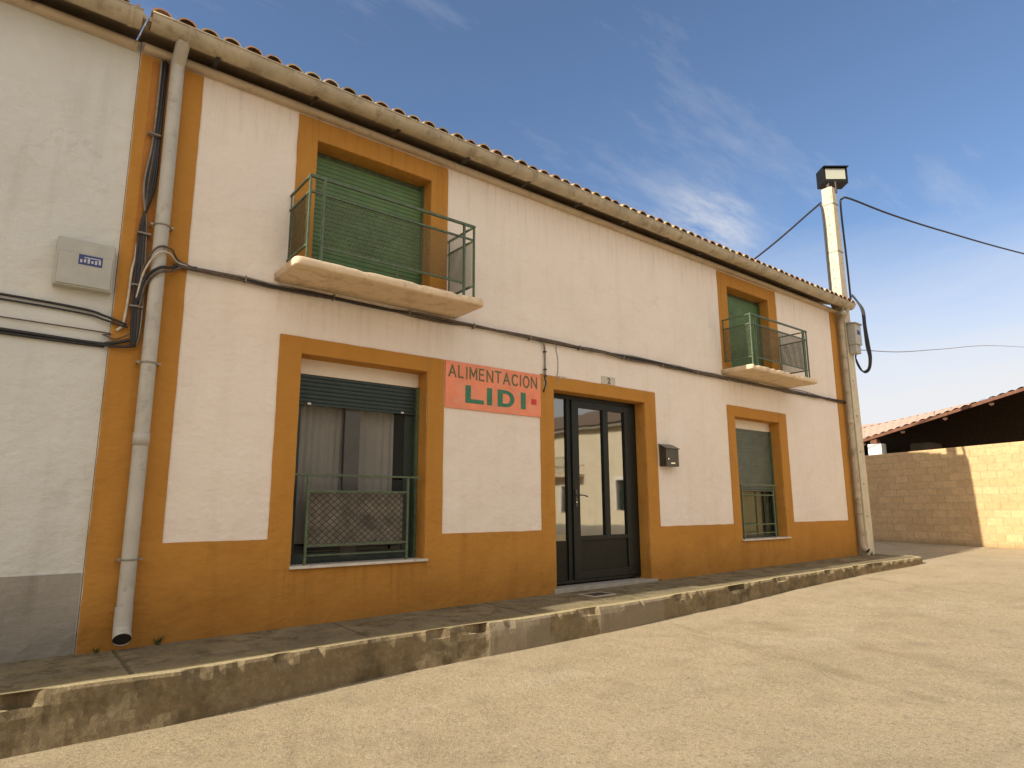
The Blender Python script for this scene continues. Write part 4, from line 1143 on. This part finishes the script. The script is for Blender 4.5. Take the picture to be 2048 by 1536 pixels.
for o in list(C.objects):
    if o.type == 'MESH' and o.name.split('.')[0] in ('surround', 'plinth', 'corner_band') : hand_painted(o)

# ------------------------------------------------------------------ light, sky, camera
sdir = Vector((-1, .025, .585)).normalized()
sun = bpy.data.lights.new('sun', 'SUN'); sun.energy = 4.9; sun.angle = R(.53); sun.color = (1, .93, .80)
so = bpy.data.objects.new('sun', sun); C.objects.link(so); so.rotation_euler = sdir.to_track_quat('Z', 'Y').to_euler()
w = bpy.data.worlds.new('World'); bpy.context.scene.world = w; w.use_nodes = True; nt = w.node_tree; nt.nodes.clear(); g = G(nt)
out = g.n('ShaderNodeOutputWorld'); bg = g.n('ShaderNodeBackground'); g.l(bg.outputs[0], out.inputs[0]); bg.inputs[1].default_value = .12
sky = g.n('ShaderNodeTexSky', sky_type='NISHITA'); sky.sun_disc = False
sky.sun_elevation = math.asin(sdir.z); sky.sun_rotation = math.atan2(sdir.x, sdir.y) % (2*math.pi)
sky.air_density = 1.0; sky.dust_density = 1.6; sky.ozone_density = 1.0; sky.altitude = 700
tc = g.n('ShaderNodeTexCoord'); V = tc.outputs['Generated']; x, y, z = g.xyz(V)
zc_ = g.m('MAXIMUM', z, .0)
# bright hazy cloud low down, thin wisps above
pv_ = g.n('ShaderNodeCombineXYZ'); k = g.m('ADD', zc_, .12)
g.l(g.m('DIVIDE', x, k), pv_.inputs[0]); g.l(g.m('DIVIDE', y, k), pv_.inputs[1])
n1 = g.noise(1.3, 7, .62, vec=pv_.outputs[0], stretch=(1, .45, 1))
band = g.ramp(g.m('ADD', zc_, g.m('MULTIPLY', g.m('SUBTRACT', n1, .5), .16)), .15, .37, (1,1,1,1), (0,0,0,1))
n2 = g.noise(3.0, 8, .65, vec=pv_.outputs[0], stretch=(.35, 1.1, 1))
wisp = g.m('MULTIPLY', g.ramp(n2, .52, .78), .28)
WD = WISP = Vector((.7607, .5253, .3812)).normalized()
dp = g.n('ShaderNodeVectorMath', operation='DOT_PRODUCT'); g.l(V, dp.inputs[0]); dp.inputs[1].default_value = WD
nrm = g.n('ShaderNodeVectorMath', operation='LENGTH'); g.l(V, nrm.inputs[0])
cosw = g.m('DIVIDE', dp.outputs['Value'], nrm.outputs['Value'])
local = g.ramp(cosw, .9955, .9995)
n3 = g.noise(7, 8, .7, vec=pv_.outputs[0], stretch=(.5, 1.6, 1))
lw = g.m('MULTIPLY', g.m('MULTIPLY', local, g.ramp(n3, .36, .70)), .75)
fac = g.m('MINIMUM', g.m('MAXIMUM', g.m('MULTIPLY', band, .92), g.m('ADD', wisp, lw)), 1.0)
base = g.mix(1.0, sky.outputs[0], (.91, .99, 1.09), 'MULTIPLY')
c = g.mix(fac, base, (5.6, 5.5, 5.5))
# a bank of cloud added to unseen sky behind the camera, filling facade shade
db = g.n('ShaderNodeVectorMath', operation='DOT_PRODUCT'); g.l(V, db.inputs[0]); db.inputs[1].default_value = Vector((-.45, -.80, .42)).normalized()
fill_bank = g.ramp(g.m('ADD', db.outputs['Value'], g.m('MULTIPLY', g.m('SUBTRACT', g.noise(2.2, 6, .6, vec=V), .5), .5)), .42, .74)
c = g.mix(fill_bank, c, (7.8, 7.2, 6.5))
g.l(c, bg.inputs[0])

cam = bpy.data.cameras.new('camera'); co = bpy.data.objects.new('camera', cam); C.objects.link(co)
yaw, pitch, roll, f, px_, py_ = 6.77711500e-01, 1.79573276e-01, -6.23152304e-03, 1295.442, 1038.910, 782.787
F = Vector((math.sin(yaw)*math.cos(pitch), math.cos(yaw)*math.cos(pitch), math.sin(pitch)))
Rt = Vector((math.cos(yaw), -math.sin(yaw), 0)); U = Rt.cross(F)
Rr = Rt*math.cos(roll)+U*math.sin(roll); Ur = -Rt*math.sin(roll)+U*math.cos(roll)
co.matrix_world = Matrix(((Rr.x, Ur.x, -F.x, 0), (Rr.y, Ur.y, -F.y, -6.6), (Rr.z, Ur.z, -F.z, 1.1005), (0, 0, 0, 1)))
cam.sensor_width = 36; cam.lens = 36*f/2048; cam.shift_x = -(px_-1024)/2048; cam.shift_y = (py_-768)/2048
cam.clip_end = 2000; cam.clip_start = .05
sc = bpy.context.scene; sc.camera = co
sc.view_settings.view_transform = 'Standard'; sc.view_settings.look = 'None'; sc.view_settings.exposure = 0.38; sc.view_settings.gamma = 1
sc.cycles.use_denoising = True
sc.cycles.transparent_max_bounces = 12; sc.cycles.max_bounces = 8; sc.cycles.diffuse_bounces = 5
